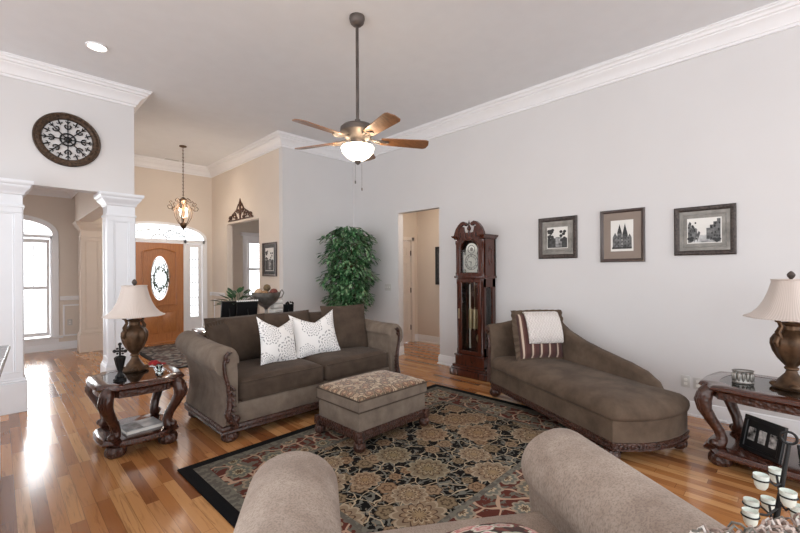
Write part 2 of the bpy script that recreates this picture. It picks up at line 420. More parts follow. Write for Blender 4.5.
def sweep(bm, path, prof, closed=False):
    """moulding: profile points (d, z), d measured to the right of the path"""
    P = [Vector(p) for p in path]; n = len(P); rings = []
    for i in range(n):
        d0 = (P[i] - P[i - 1]).normalized() if i > 0 else None; d1 = (P[i + 1] - P[i]).normalized() if i < n - 1 else None
        n0 = Vector((d0.y, -d0.x)) if d0 else None; n1 = Vector((d1.y, -d1.x)) if d1 else None
        if n0 is None: m_ = n1
        elif n1 is None: m_ = n0
        else: m_ = (n0 + n1) / (1 + n0.dot(n1))
        rings.append([(P[i].x + m_.x * d, P[i].y + m_.y * d, z) for d, z in prof])
    loft(bm, rings)
def mesh_obj(name, bm, mat, ang=35):
    bmesh.ops.recalc_face_normals(bm, faces=bm.faces[:])
    me = bpy.data.meshes.new(name); bm.to_mesh(me); bm.free(); me.materials.append(mat)
    me.shade_smooth(); me.set_sharp_from_angle(angle=radians(ang))
    o = bpy.data.objects.new(name, me); C.objects.link(o); return o
def part(name, bm, mat, parent, label=None, ang=35):
    o = mesh_obj(name, bm, mat, ang); o.parent = parent
    if label: o['label'] = label
    return o
def tag(o, label, cat, group=None, kind=None):
    o['label'] = label; o['category'] = cat
    if group: o['group'] = group
    if kind: o['kind'] = kind
    return o
def thing(name, label, cat, loc=(0, 0, 0), rz=0.0, group=None):
    o = bpy.data.objects.new(name, None); C.objects.link(o); o.location = loc; o.rotation_euler = (0, 0, rz); o.empty_display_size = .1
    return tag(o, label, cat, group)
def struct(name, bm, mat, parent=None, ang=35):
    o = mesh_obj(name, bm, mat, ang); o['kind'] = 'structure'
    if parent: o.parent = parent
    return o
def sempty(name, loc=(0, 0, 0), rz=0.0):
    o = bpy.data.objects.new(name, None); C.objects.link(o); o.location = loc; o.rotation_euler = (0, 0, rz); o['kind'] = 'structure'; return o

W = 4.85; CH = 3.72; Y1 = 5.95; Y3 = 6.12; X5 = 3.36; YF = 9.25; YD = 9.85; T = .12
# ------------------------------------------------------------------ room shell
bm = B(); box(bm, -3.5, 6.4, -3.6, 10.1, -.1, 0); struct('floor', bm, M['floor'])
bm = B(); box(bm, -3.5, W + T, -3.6, YF + T, CH, CH + .1); struct('ceiling', bm, M['ceiling'])
# right wall with opening to the hall
bm = B(); OY0, OY1, OZ = 3.985, 4.89, 2.43
box(bm, W, W + T, -3.6, OY0, 0, CH); box(bm, W, W + T, OY1, Y3 + T, 0, CH); box(bm, W, W + T, OY0, OY1, OZ, CH)
struct('wall_right', bm, M['wall'])
bm = B(); box(bm, X5, W, Y3, Y3 + T, 0, CH); struct('wall_far', bm, M['wall'])
# foyer right wall with opening
bm = B(); FY0, FY1, FZ = 6.98, 8.44, 2.42
box(bm, X5, X5 + T, Y3 + T, FY0, 0, CH); box(bm, X5, X5 + T, FY1, YF, 0, CH); box(bm, X5, X5 + T, FY0, FY1, FZ, CH)
struct('wall_foyer_right', bm, M['wall_tan'])
# front wall: door unit with arch
DC = 2.335; DHW = .88   # unit centre, half width
def arch_pts(cx, hw, z0, z1, n=24):
    return [(cx - hw * cos(pi * i / n), z0 + (z1 - z0) * sin(pi * i / n) ** .8) for i in range(n + 1)]
def wall_arch(bm, x0, x1, y0, y1, cx, hw, zb, zs, zt, top):
    box(bm, x0, cx - hw, y0, y1, 0, top); box(bm, cx + hw, x1, y0, y1, 0, top)
    if zb > 0: box(bm, cx - hw, cx + hw, y0, y1, 0, zb)
    a = arch_pts(cx, hw, zs, zt)
    for p, q in zip(a, a[1:]): prism(bm, [p, q, (q[0], top), (p[0], top)], y0, y1)
bm = B(); wall_arch(bm, 1.39, X5 + T, YF, YF + T, DC, DHW, 0, 2.12, 2.44, CH); struct('wall_front', bm, M['wall_tan'])
# dining room shell
bm = B(); wall_arch(bm, -2.5, 1.39, YD, YD + T, .2, .52, .26, 2.1, 2.4, 3.0); struct('wall_dining_front', bm, M['wall_tan'])
bm = B(); box(bm, 1.27, 1.39, YF, YD, 0, 3.0); box(bm, 1.22, 1.27, YF, YF + T, 2.3, CH); box(bm, 1.27, 1.39, YF, YF + T, 3.0, CH); struct('wall_dining_return', bm, M['wall_tan'])
bm = B(); box(bm, -2.62, -2.5, Y1 + .18, YD, 0, 3.0); struct('wall_dining_left', bm, M['wall_tan'])
bm = B(); box(bm, -2.62, 1.0, Y1 + .18, YD + T, 3.0, 3.08); box(bm, 1.0, 1.39, 9.42, YD + T, 3.0, 3.08); struct('ceiling_dining', bm, M['ceiling'])
# headers over the columns
bm = B(); box(bm, -3.5, 1.22, Y1, Y1 + .18, 2.41, CH); struct('wall_header', bm, M['wall'])
bm = B(); box(bm, 1.0, 1.22, Y1 + .18, 9.42, 2.36, CH); struct('wall_foyer_header', bm, M['wains'])
# study behind the foyer opening
bm = B(); box(bm, X5 + T, 4.15, YF, YF + T, 0, 3.0); box(bm, 5.15, 6.3, YF, YF + T, 0, 3.0); box(bm, 4.15, 5.15, YF, YF + T, 0, .8); box(bm, 4.15, 5.15, YF, YF + T, 2.2, 3.0)
struct('wall_study_front', bm, M['wall_tan'])
bm = B(); box(bm, 6.18, 6.3, Y3 + T, YF, 0, 3.0); struct('wall_study_right', bm, M['wall_tan'])
bm = B(); box(bm, X5 + T, 6.3, Y3 + T, YF + T, 3.0, 3.08); struct('ceiling_study', bm, M['ceiling'])
bm = B(); box(bm, W + T, 6.3, Y3, Y3 + T, 0, 3.0); struct('wall_study_rear', bm, M['wall'])
# hall behind the right opening
HX = 6.1
bm = B(); box(bm, HX, HX + T, 2.9, 5.6, 0, 2.75); struct('wall_hall_right', bm, M['wall_tan'])
bm = B(); box(bm, W + T, 5.14, 5.6, 5.7, 0, 2.75); box(bm, 5.93, HX + T, 5.6, 5.7, 0, 2.75); box(bm, 5.14, 5.93, 5.6, 5.7, 2.05, 2.75); struct('wall_hall_end', bm, M['wall_tan'])
bm = B(); box(bm, W + T, HX + T, 2.8, 2.9, 0, 2.75); struct('wall_hall_near', bm, M['wall_tan'])
bm = B(); box(bm, W + T, HX + T, 2.8, 5.7, 2.75, 2.83); struct('ceiling_hall', bm, M['ceiling'])

# crown moulding
def crown(z, k=1.0):
    p = [(0, -.195), (.018, -.195), (.018, -.17), (.03, -.165), (.045, -.13), (.07, -.098), (.1, -.078), (.104, -.066), (.122, -.06), (.132, -.04), (.152, -.03), (.152, -.012), (.165, -.01), (.165, 0), (0, 0)]
    return [(a * k, z + b * k) for a, b in p]
bm = B(); sweep(bm, [(-3.5, Y1), (1.22, Y1), (1.22, YF), (X5, YF), (X5, Y3), (W, Y3), (W, -3.6)], crown(CH)); struct('trim_1', bm, M['trim'])
bm = B(); sweep(bm, [(-2.5, Y1 + .2), (-2.5, YD), (1.0, YD), (1.0, Y1 + .2)], crown(3.0, .75)); struct('trim_2', bm, M['trim'])
bm = B(); sweep(bm, [(X5 + T, Y3 + T + .05), (X5 + T, YF), (6.18, YF)], crown(3.0, .75)); struct('trim_3', bm, M['trim'])
# baseboards
BP = [(0, 0), (.03, 0), (.03, .018), (.017, .024), (.017, .11), (.012, .12), (.012, .135), (.004, .145), (0, .145)]
def base(name, path):
    bm = B(); sweep(bm, path, BP); return struct(name, bm, M['trim'])
base('baseboard_right', [(W + T - .005, OY0), (W, OY0), (W, -3.6)])
base('baseboard_far', [(X5, FY0), (X5, Y3), (W, Y3), (W, OY1), (W + T - .005, OY1)])
base('baseboard_foyer', [(DC + DHW, YF), (X5, YF), (X5, FY1), (X5 + T, FY1)])
base('baseboard_dining', [(-2.5, Y1 + .2), (-2.5, YD), (1.27, YD), (1.27, 9.6)])
base('baseboard_foyer_left', [(1.37, YF), (DC - DHW - .01, YF)])
base('baseboard_hall', [(6.0, 5.6), (HX, 5.6), (HX, 2.9)])
base('baseboard_study', [(X5 + T, 8.4), (X5 + T, YF), (6.18, YF)])
# chair rails and wainscot frames
RP = [(0, .92), (.018, .925), (.02, .95), (.03, .965), (.03, .99), (.02, 1.0), (0, 1.0)]
bm = B(); sweep(bm, [(-2.5, Y1 + .3), (-2.5, YD), (-.42, YD)], RP); sweep(bm, [(.82, YD), (1.27, YD), (1.27, 9.6)], RP); sweep(bm, [(DC + DHW + .09, YF), (X5, YF), (X5, FY1 + .1)], RP); struct('trim_4', bm, M['trim'])
def pframe(bm, x0, x1, z0, z1, mt, w=.03, d=.014):
    for a in ((x0, x1, z0, z0 + w), (x0, x1, z1 - w, z1), (x0, x0 + w, z0 + w, z1 - w), (x1 - w, x1, z0 + w, z1 - w)): box(bm, a[0], a[1], -d, 0, a[2], a[3], .004, 1, mt)
bm = B(); mt = Matrix.Translation((0, YD, 0)); pframe(bm, .86, 1.16, .24, .84, mt); pframe(bm, -2.2, -.5, .24, .84, mt); struct('trim_5', bm, M['trim'])
bm = B(); mt = Matrix.Translation((X5, 0, 0)) @ Matrix.Rotation(-pi / 2, 4, 'Z'); pframe(bm, -YF + .12, -FY1 - .16, .24, .84, mt); struct('trim_6', bm, M['trim'])

# dining window with arch, shutters
def shutter(bm, x0, x1, y, z0, z1, slat=.062):
    st = .045
    for a in ((x0, x0 + st), (x1 - st, x1)): box(bm, a[0], a[1], y - .014, y + .014, z0, z1, .003, 1)
    mids = [z0, z0 + .07, (z0 + z1) / 2 - .03, (z0 + z1) / 2 + .03, z1 - .07, z1]
    for i in (0, 2, 4): box(bm, x0 + st, x1 - st, y - .013, y + .013, mids[i], mids[i + 1], .003, 1)
    for a, b in ((z0 + .07, mids[2]), (mids[3], z1 - .07)):
        n = max(2, int((b - a) / slat))
        for i in range(n):
            zc = a + (i + .5) * (b - a) / n
            box(bm, x0 + st, x1 - st, -.025, .025, -.003, .003, 0, 1, Matrix.Translation((0, y, zc)) @ Matrix.Rotation(radians(8), 4, 'X'))
    xm = (x0 + x1) / 2
    box(bm, xm - .006, xm + .006, y - .045, y - .033, z0 + .1, z1 - .1)
w1 = sempty('window_1', (.2, YD, 0))
bm = B()
for sx in (-1, 1): box(bm, sx * .56 - .045, sx * .56 + .045, -.03, .0, .26, 2.12, .005, 1)
a = arch_pts(0, .52, 2.1, 2.4); o_ = arch_pts(0, .605, 2.1, 2.49)
for i in range(len(a) - 1): prism(bm, [a[i], a[i + 1], o_[i + 1], o_[i]], -.03, 0)
box(bm, -.66, .66, -.07, .0, .22, .26, .006, 1); box(bm, -.6, .6, -.025, .0, .13, .22, .004, 1)
box(bm, -.52, .52, .02, .08, 2.08, 2.14); box(bm, -.03, .03, .02, .08, .26, 2.08)
for sx in (-1, 1): box(bm, sx * .5 - .02, sx * .5 + .02, .02, .08, .26, 2.1)
part('window_frame', bm, M['trim'], w1)
bm = B(); shutter(bm, .035, .475, .0, .28, 2.06); part('shutter', bm, M['trim'], w1)
bm = B(); shutter(bm, -.475, -.035, .0, .28, 2.06); part('shutter', bm, M['trim'], w1)
bm = B(); box(bm, -.5, .5, .09, .096, .27, 2.09); prism(bm, a, .09, .096); part('glass', bm, M['glass'], w1)
bm = B()
for k in range(1, 6):
    an = pi * k / 6; tube(bm, [(0, .075, 2.14), (.5 * cos(an), .075, 2.11 + .27 * sin(an))], .008, 6)
ring(bm, (0, .075, 2.14), .13, .008, 'y', 16, 6, 0, pi); part('muntin', bm, M['trim'], w1)
# study window
w2 = sempty('window_2', (4.65, YF, 0))
bm = B(); pframe(bm, -.6, .6, .72, 2.28, Matrix.Identity(4), .1, .03); box(bm, -.66, .66, -.08, 0, 2.28, 2.36, .01, 1); box(bm, -.02, .02, .02, .07, .8, 2.2); box(bm, -.5, .5, .02, .07, 1.47, 1.53); part('window_frame', bm, M['trim'], w2)
for x0 in (-.49, .01):
    bm = B(); shutter(bm, x0, x0 + .48, .0, .82, 2.18); part('shutter', bm, M['trim'], w2)
bm = B(); box(bm, -.5, .5, .09, .096, .8, 2.2); part('glass', bm, M['glass'], w2)

# front door unit
d1 = sempty('door_1', (DC, YF, 0))
bm = B()   # frame: jambs, mullions, transom bar, arch casing
for x in (-.85, -.47, .47, .85): box(bm, x - .03, x + .03, -.02, .1, 0, 2.12, .004, 1)
box(bm, -.88, .88, -.02, .1, 2.045, 2.12, .004, 1)
a = arch_pts(0, .86, 2.1, 2.42); o_ = arch_pts(0, .91, 2.1, 2.47)
for i in range(len(a) - 1): prism(bm, [a[i], a[i + 1], o_[i + 1], o_[i]], -.03, .02)
for sx in (-1, 1): box(bm, min(sx * .86, sx * .91), max(sx * .86, sx * .91), -.03, 0, 0, 2.12, .004, 1)
part('door_frame', bm, M['trim'], d1)
bm = B()
def oval(rx, rz, cz, n=40): return [(rx * cos(2 * pi * i / n), cz + rz * sin(2 * pi * i / n)) for i in range(n)]
ov = oval(.17, .45, 1.32)
# leaf with oval cut-out: bridge rectangle to oval
outer = []
n = len(ov)
for i in range(n):
    an = 2 * pi * i / n; cx_, cz_ = cos(an), sin(an)
    hw, z0_, z1_ = .44, .01, 2.04
    s_ = min(hw / abs(cx_) if abs(cx_) > 1e-6 else 1e9, ((z1_ - 1.32) / cz_ if cz_ > 1e-6 else (1.32 - z0_) / -cz_ if cz_ < -1e-6 else 1e9))
    outer.append((s_ * cx_, 1.32 + s_ * cz_))
for ang_c, pt in ((atan2(.72, .44), (.44, 2.04)), (pi - atan2(.72, .44), (-.44, 2.04)), (pi + atan2(1.31, .44), (-.44, .01)), (2 * pi - atan2(1.31, .44), (.44, .01))):
    i = round(ang_c / (2 * pi) * n) % n; outer[i] = pt
for i in range(n):
    j = (i + 1) % n; prism(bm, [ov[i], ov[j], outer[j], outer[i]], .015, .06)
oo = oval(.2, .48, 1.32)
for i in range(n):
    j = (i + 1) % n; prism(bm, [ov[i], ov[j], oo[j], oo[i]], .0, .02)
# raised mouldings
pts = [(-.3, .0, .76), (-.3, .0, 1.86)] + [(-.3 + .6 * k / 12, 0, 1.86 + .07 * sin(pi * k / 12) ** 1.5) for k in range(1, 12)] + [(.3, 0, 1.86), (.3, 0, .76), (-.3, 0, .76)]
tube(bm, [(p[0], -.002, p[2]) for p in pts], .015, 6)
for x0 in (-.3, .05):
    box(bm, x0, x0 + .25, .0, .02,   .2, .62, .012, 2); pframe(bm, x0 - .02, x0 + .27, .18, .64, Matrix.Translation((0, .015, 0)), .02, .012)
leaf = part('door_leaf', bm, M['oak'], d1)
bm = B(); prism(bm, ov, .035, .041); part('glass', bm, M['glass'], leaf)
bm = B(); tube(bm, [(p[0] * .9, .034, 1.32 + (p[1] - 1.32) * .93) for p in ov + ov[:1]], .009, 5)
for k in range(8):
    an = 2 * pi * k / 8; tube(bm, [(.05 * cos(an), .034, 1.32 + .1 * sin(an)), (.15 * cos(an), .034, 1.32 + .43 * sin(an))], .004, 4)
part('leading', bm, M['pewter'], leaf)
bm = B(); lathe(bm, [(.0, 0), (.02, 0), (.02, .02), (.012, .04), (.03, .055), (.03, .075), (.0, .08)], (0, 0), 16, Matrix.Translation((-.4, .0, 1.0)) @ Matrix.Rotation(pi / 2, 4, 'X')); part('door_knob', bm, M['brass'], leaf)
bm = B(); box(bm, -.46, .46, -.04, .1, 0, .02); part('threshold', bm, M['oak'], d1)
for sx in (-1, 1):
    bm = B(); cx_ = sx * .66
    pframe(bm, cx_ - .15, cx_ + .15, .02, 2.04, Matrix.Translation((0, .05, 0)), .07, .04); box(bm, cx_ - .09, cx_ + .09, .012, .05, .02, .48); pframe(bm, cx_ - .07, cx_ + .07, .1, .42, Matrix.Translation((0, .015, 0)), .015, .008)
    sl = part('sidelight_frame', bm, M['trim'], d1)
    bm = B(); box(bm, cx_ - .085, cx_ + .085, .04, .045, .47, 1.98); part('glass', bm, M['glass'], sl)
    bm = B()
    for k in range(9): box(bm, cx_ - .085, cx_ + .085, .032, .038, .55 + k * .165, .562 + k * .165)
    for q in (-.03, .03): box(bm, cx_ + q - .004, cx_ + q + .004, .032, .038, .47, 1.98)
    part('leading', bm, M['pewter'], sl)
bm = B(); prism(bm, a, .05, .055); part('glass', bm, M['glass'], d1)
bm = B()
for k in range(1, 8):
    an = pi * k / 8; tube(bm, [(.14 * cos(an), .04, 2.12 + .09 * sin(an)), (.84 * cos(an), .04, 2.11 + .3 * sin(an) ** .8)], .009, 5)
for R_ in ((.14, .09), (.5, .2)): tube(bm, [(R_[0] * cos(pi * k / 20), .04, 2.12 + R_[1] * sin(pi * k / 20)) for k in range(21)], .009, 5)
part('transom_muntin', bm, M['pewter'], d1)
# hall door (panelled, white)
d2 = sempty('door_2', (5.535, 5.6, 0))
bm = B(); box(bm, -.385, .385, .02, .06, .01, 2.04)
for (z0_, z1_) in ((.2, .85), (1.0, 1.62), (1.72, 1.93)):
    for x0 in (-.3, .04): pframe(bm, x0, x0 + .26, z0_, z1_, Matrix.Translation((0, .02, 0)), .03, .012)
dl = part('door_leaf', bm, M['door_white'], d2)
bm = B()
for sx in (-1, 1): box(bm, min(sx * .39, sx * .465), max(sx * .39, sx * .465), -.02, .0, 0, 2.12, .004, 1)
box(bm, -.465, .465, -.02, .0, 2.045, 2.12, .004, 1); box(bm, .385, .395, 0, .1, 0, 2.045); box(bm, -.395, -.385, 0, .1, 0, 2.045)
part('door_frame', bm, M['door_white'], d2)
for z in (.3, 1.05, 1.8):
    bm = B(); box(bm, .375, .395, .0, .02, z - .05, z + .05, .002, 1); part('hinge', bm, M['darkbronze'], d2)

# ------------------------------------------------------------------ square columns
def column(label, x0, x1, y0, y1, ztop, mat=None):
    mat = mat or M['column']
    cx_, cy_ = (x0 + x1) / 2, (y0 + y1) / 2; t = thing('square_column', label, 'column', (cx_, cy_, 0)); hw, hd = (x1 - x0) / 2, (y1 - y0) / 2
    def sq(bm, e, z0, z1, bev=0.0): box(bm, -hw - e, hw + e, -hd - e, hd + e, z0, z1, bev, 1)
    bm = B(); sq(bm, .03, 0, .31, .004); sq(bm, .022, .31, .335, .008); sq(bm, .012, .335, .355, .004)
    part('base', bm, mat, t)
    zt = ztop - .27
    bm = B(); sq(bm, -.004, .3, zt + .02)
    for k in range(4):
        mt = Matrix.Rotation(k * pi / 2, 4, 'Z'); w_ = hw if k % 2 == 0 else hd; d_ = hd if k % 2 == 0 else hw
        pframe(bm, -w_, w_, .35, zt, mt @ Matrix.Translation((0, -d_ + .006, 0)), .065, .012)
        pframe(bm, -w_ + .065, w_ - .065, .415, zt - .065, mt @ Matrix.Translation((0, -d_ + .008, 0)), .014, .01)
    part('shaft', bm, mat, t)
    bm = B(); rings = []
    for e, z in ((.0, zt - .01), (.014, zt - .005), (.014, zt + .018), (.0, zt + .022), (.0, zt + .12), (.014, zt + .13), (.018, zt + .15), (.03, zt + .165), (.05, zt + .19), (.06, zt + .205), (.06, zt + .22), (.08, zt + .235), (.085, zt + .25), (.085, zt + .27)):
        rings.append([(sx * (hw + e), sy * (hd + e), z) for sx, sy in ((-1, -1), (1, -1), (1, 1), (-1, 1))])
    loft(bm, rings); part('capital', bm, mat, t)
    return t
column('white panelled square column at left edge beneath the round iron wall medallion', -.12, .185, 5.76, 6.06, 2.405)
column('white panelled square column between the dining room and foyer, behind the end table lamp', .93, 1.215, 5.9, 6.18, 2.405)
column('beige panelled square column farthest back, beside the shuttered dining window', 1.06, 1.37, 9.2, 9.46, 2.36, M['wains'])

# kitchen counter corner at left edge
t = thing('kitchen_counter', 'grey stone counter corner with pale edge at far left', 'counter', (-.3985, 3.15, 0), radians(-2.9))
bm = B(); box(bm, -.36, .36, -.9, .9, 0, .87); part('cabinet', bm, M['column'], t)
bm = B(); box(bm, -.42, .41, -1.1, 1.06, .875, .91, .012, 3); part('countertop', bm, plain('grey_granite', lin(150, 148, 150), .2, var=.15, nscale=60), t)

# ------------------------------------------------------------------ rugs
RX, RY = 3.0, 2.26
t = thing('area_rug', 'large black floral area rug with red and sage scroll border', 'rug', (.94 + RX / 2, 3.25 - RY / 2, .0), radians(1.3))
bm = B(); box(bm, -RX / 2, RX / 2, -RY / 2, RY / 2, .001, .014, .004, 2); part('pile', bm, rug_mat(RX / 2, RY / 2), t)
t = thing('foyer_rug', 'grey mottled foyer rug with black edge before the front door', 'rug', (2.5, 7.75, 0), 0)
bm = B(); box(bm, -.75, .75, -1.15, 1.15, .001, .012, .003, 2); part('pile', bm, M['foyer_rug'], t)

# ------------------------------------------------------------------ feet, sofa
def bunfoot(name, x, y, parent, r=.055, h=.085, z0=0.0):
    bm = B(); lathe(bm, [(.0, z0), (r * .6, z0), (r * .95, z0 + h * .25), (r, z0 + h * .5), (r * .85, z0 + h * .8), (r * .6, z0 + h * .9), (r * .7, z0 + h), (0, z0 + h)], (x, y), 40, None, 12, .05)
    return part(name, bm, M['carved'], parent)
sofa = thing('sofa', 'long taupe rolled-arm sofa with brown seat cushions and carved wood trim', 'sofa', (2.35, 3.905, 0))
HWI = .90
def arm_profile(s):
    p = [(0, .14), (0, .60), (.005, .70)]
    c = (.10, .70); r = .115
    for k in range(0, 15):
        an = pi - k * radians(17.5); p.append((c[0] + r * cos(an) + .0, c[1] + r * sin(an)))
    p += [(.125, .56), (.095, .48), (.085, .38), (.09, .28), (.115, .2), (.12, .14)]
    return [(s * x, z) for x, z in p]
for s in (-1, 1):
    prof = [(s * HWI + x, z) for x, z in arm_profile(s)]
    bm = B(); rings = []
    ys = [-.50, -.485, -.46, -.2, .1, .4, .48]
    cxm = s * (HWI + .06); 
    for y in ys:
        k = .88 if y == -.50 else .965 if y == -.485 else 1.0
        up_ = .035 * max(0, (y + .1)) / .5
        rings.append([(cxm + (x - cxm) * k, y, (.42 + (z - .42) * (k if k < 1 else 1)) + (up_ if z > .5 else 0)) for x, z in prof])
    loft(bm, rings); arm_o = part('arm', bm, M['arm'], sofa, ang=50)
    # carved scroll on the arm front
    bm = B(); path = []
    for k in range(22):
        an = radians(-30 + 20 * k); rr = .018 + .0022 * k
        path.append((s * (HWI + .10) + s * rr * cos(an), -.505, .70 - rr * sin(an) * -1))
    sp = [(s * (HWI + .085), -.51, .77), (s * (HWI + .115), -.512, .745), (s * (HWI + .12), -.512, .70), (s * (HWI + .098), -.512, .69), (s * (HWI + .09), -.512, .72)]
    tube(bm, sp, .014, 8)
    cp = [(.06, .765), (.1, .745), (.125, .69), (.12, .6), (.095, .5), (.08, .4), (.08, .32), (.1, .25), (.075, .2), (.03, .15), (.05, .12)]
    rs = [.012, .02, .024, .026, .03, .036, .042, .046, .052, .05, .03]
    tube(bm, [(s * (HWI + x), -.505, z) for x, z in cp], rs, 10, None, .55)
    ball(bm, (s * (HWI + .03), -.52, .20), .035, (1, .6, 1)); 
    for k in range(7): tube(bm, [(s * (HWI + .085), -.525, .5 - k * .045), (s * (HWI + .055), -.54, .46 - k * .045), (s * (HWI + .03 + .01 * (k > 3)), -.52, .44 - k * .045)], [.008, .012, .004], 6)
    part('arm_scroll', bm, M['carved'], arm_o)
bm = B(); box(bm, -HWI, HWI, -.47, .44, .14, .32, .01, 2); part('seat_base', bm, M['arm'], sofa)
bm = B()
rail = [(0, .075), (.022, .075), (.03, .085), (.024, .1), (.032, .12), (.026, .14), (0, .145)]
sweep(bm, [(-HWI - .11, .47), (-HWI - .11, -.46), (HWI + .11, -.46), (HWI + .11, .47)], [(d, z) for d, z in rail]); 
box(bm, -HWI - .1, HWI + .1, -.45, .47, .08, .14)
for k in range(60):
    x = -HWI - .05 + k * (2 * HWI + .1) / 59; ball(bm, (x, -.487, .11), .012, (1, .5, .8), 8, 6)
part('rail', bm, M['carved'], sofa)
for x in (-HWI - .05, HWI + .05):
    for y in (-.43, .4): bunfoot('foot', x, y, sofa, .07, .09)
# camel back frame
bm = B(); n = 24; poly = [(-HWI - .06, .14)] + [(-HWI - .06 + (2 * HWI + .12) * k / n, .80 + .14 * sin(pi * k / n) ** 1.3) for k in range(n + 1)] + [(HWI + .06, .14)]
v = prism(bm, poly, .34, .50, bev=.03); part('back_frame', bm, M['cushion'], sofa, ang=60)
for sx in (-1, 1):
    bm = B(); rbox(bm, (sx * .447, -.07, .405), (.885, .83, .19), .05, .03, 12); part('seat_cushion', bm, M['cushion'], sofa, ang=60)
bm = B()
for sx in (-1, 1):
    x0, x1 = sx * .447 - .42, sx * .447 + .42
    tube(bm, [(x0, -.478, .487), (x1, -.478, .487)], .006, 6); tube(bm, [(x0, -.478, .33), (x1, -.478, .33)], .006, 6)
part('piping', bm, M['cushion'], sofa)
for (x, w_, h_, rz, dz) in ((-.56, .66, .50, .03, 0), (0.02, .62, .50, 0, 0), (.56, .60, .47, -.05, 0)):
    bm = B(); pillow(bm, w_, h_, .26, .03, mt=Matrix.Translation((x, .25, .49)) @ Matrix.Rotation(rz, 4, 'Z') @ Matrix.Rotation(radians(-12), 4, 'X')); part('back_cushion', bm, M['cushion'], sofa, ang=60)
# loose brown pillows
def ruffle_pillow(name, label, loc, rz, tilt, w, h, th, mat, ruff, roll=0.0, seam=.04, group=None, chop=0.0, pinch=.05):
    t = thing(name, label, 'pillow', loc, rz)
    mt = Matrix.Rotation(tilt, 4, 'X') @ Matrix.Rotation(roll, 4, 'Y')
    bm = B(); pillow(bm, w, h, th, pinch, chop=chop, mt=mt); part('pillow_body', bm, mat, t, ang=70)
    if ruff:
        bm = B(); n = 120; inner = []; outer_ = []
        for i in range(n):
            u = i / n * 4; sgm = int(u); f = u - sgm
            c = [(-1, -1), (1, -1), (1, 1), (-1, 1)]; a_, b_ = c[sgm], c[(sgm + 1) % 4]
            x = a_[0] + (b_[0] - a_[0]) * f; z = a_[1] + (b_[1] - a_[1]) * f
            px = w / 2 * x * (1 - .05 * (1 - z * z)); pz = h / 2 * z * (1 - .05 * (1 - x * x))
            wv = .012 * sin(i * 1.7)
            L_ = sqrt(px * px + pz * pz)
            inner.append(mt @ Vector((px * .96, 0, pz * .96 + h / 2))); outer_.append(mt @ Vector((px * (1 + seam / L_), wv, pz * (1 + seam / L_) + h / 2)))
        I1 = [bm.verts.new(p + Vector((0, .004, 0))) for p in inner]; O1 = [bm.verts.new(p + Vector((0, .003, 0))) for p in outer_]
        I2 = [bm.verts.new(p - Vector((0, .004, 0))) for p in inner]; O2 = [bm.verts.new(p - Vector((0, .003, 0))) for p in outer_]
        for i in range(n):
            j = (i + 1) % n
            bm.faces.new((I1[i], I1[j], O1[j], O1[i])); bm.faces.new((I2[i], O2[i], O2[j], I2[j])); bm.faces.new((O1[i], O1[j], O2[j], O2[i])); bm.faces.new((I1[i], I2[i], I2[j], I1[j]))
        part('ruffle', bm, ruff, t)
    return t
ruffle_pillow('throw_pillow', 'large plain brown pillow leaning in the right corner of the sofa', (2.97, 3.86, .50), radians(-10), radians(-14), .60, .55, .17, M['cushion'], None)
ruffle_pillow('throw_pillow', 'plain brown ruffle-edged pillow in the left corner of the sofa', (1.58, 4.05, .52), radians(42), radians(-8), .42, .42, .14, M['cushion'], M['cushion'])
ruffle_pillow('throw_pillow', 'white damask pillow on left, standing before the sofa\'s back cushions', (2.03, 3.76, .505), radians(10), radians(-18), .46, .49, .15, M['damask'], None, roll=radians(7), chop=.2, pinch=.1)
ruffle_pillow('throw_pillow', 'white damask pillow nearer the sofa\'s middle, wider and set to right of its twin', (2.54, 3.82, .505), radians(-8), radians(-18), .55, .50, .15, M['damask2'], None, roll=radians(-3), chop=.22, pinch=.1)

# ------------------------------------------------------------------ ottoman
ott = thing('ottoman', 'rectangular ottoman with floral tapestry top in front of the sofa', 'ottoman', (2.41, 2.765, .014))
hx, hy = .395, .285
bm = B(); box(bm, -hx, hx, -hy, hy, .15, .305, .012, 2); part('body', bm, M['arm'], ott)
bm = B(); rbox(bm, (0, 0, .355), (2 * hx + .03, 2 * hy + .03, .10), .02, .0, 10); lid = part('lid', bm, M['arm'], ott, ang=60)
bm = B(); rbox(bm, (0, 0, .405), (2 * hx + .005, 2 * hy + .005, .03), .014, .03, 14); part('top_panel', bm, M['tapestry'], lid, 'floral tapestry panel', 60)
bm = B(); R_ = [(-hx - .012, -hy - .012), (hx + .012, -hy - .012), (hx + .012, hy + .012), (-hx - .012, hy + .012), (-hx - .012, -hy - .012)]
tube(bm, [(x, y, .40) for x, y in R_], .006, 6); tube(bm, [(x, y, .31) for x, y in R_], .006, 6); part('piping', bm, M['cushion'], ott)
bm = B(); sweep(bm, [(-hx, .0), (-hx, -hy), (hx, -hy), (hx, hy), (-hx, hy), (-hx, 0)][::1], [(d * .35, z + .01) for d, z in rail]); box(bm, -hx, hx, -hy, hy, .09, .15)
for k in range(24): ball(bm, (-hx + .03 + k * (2 * hx - .06) / 23, -hy - .02, .12), .011, (1, .5, .8), 8, 6)
for k in range(16): ball(bm, (-hx - .02, -hy + .03 + k * (2 * hy - .06) / 15, .12), .011, (.5, 1, .8), 8, 6)
for sx in (-1, 1):
    for sy in (-1, 1): box(bm, sx * hx - .03, sx * hx + .03, sy * hy - .03, sy * hy + .03, .082, .155, .006, 1)
part('rail', bm, M['carved'], ott)
for sx in (-1, 1):
    for sy in (-1, 1): bunfoot('foot', sx * (hx - .01), sy * (hy - .01), ott, .05, .085)

# ------------------------------------------------------------------ chaise (local x: from head to foot, local y: towards the wall)
ca = atan2(-.891, -.454)     # direction of local +x
ch = thing('chaise_lounge', 'brown chaise lounge with sloping back by the right wall', 'chaise', (4.0, 2.53, .014), ca)
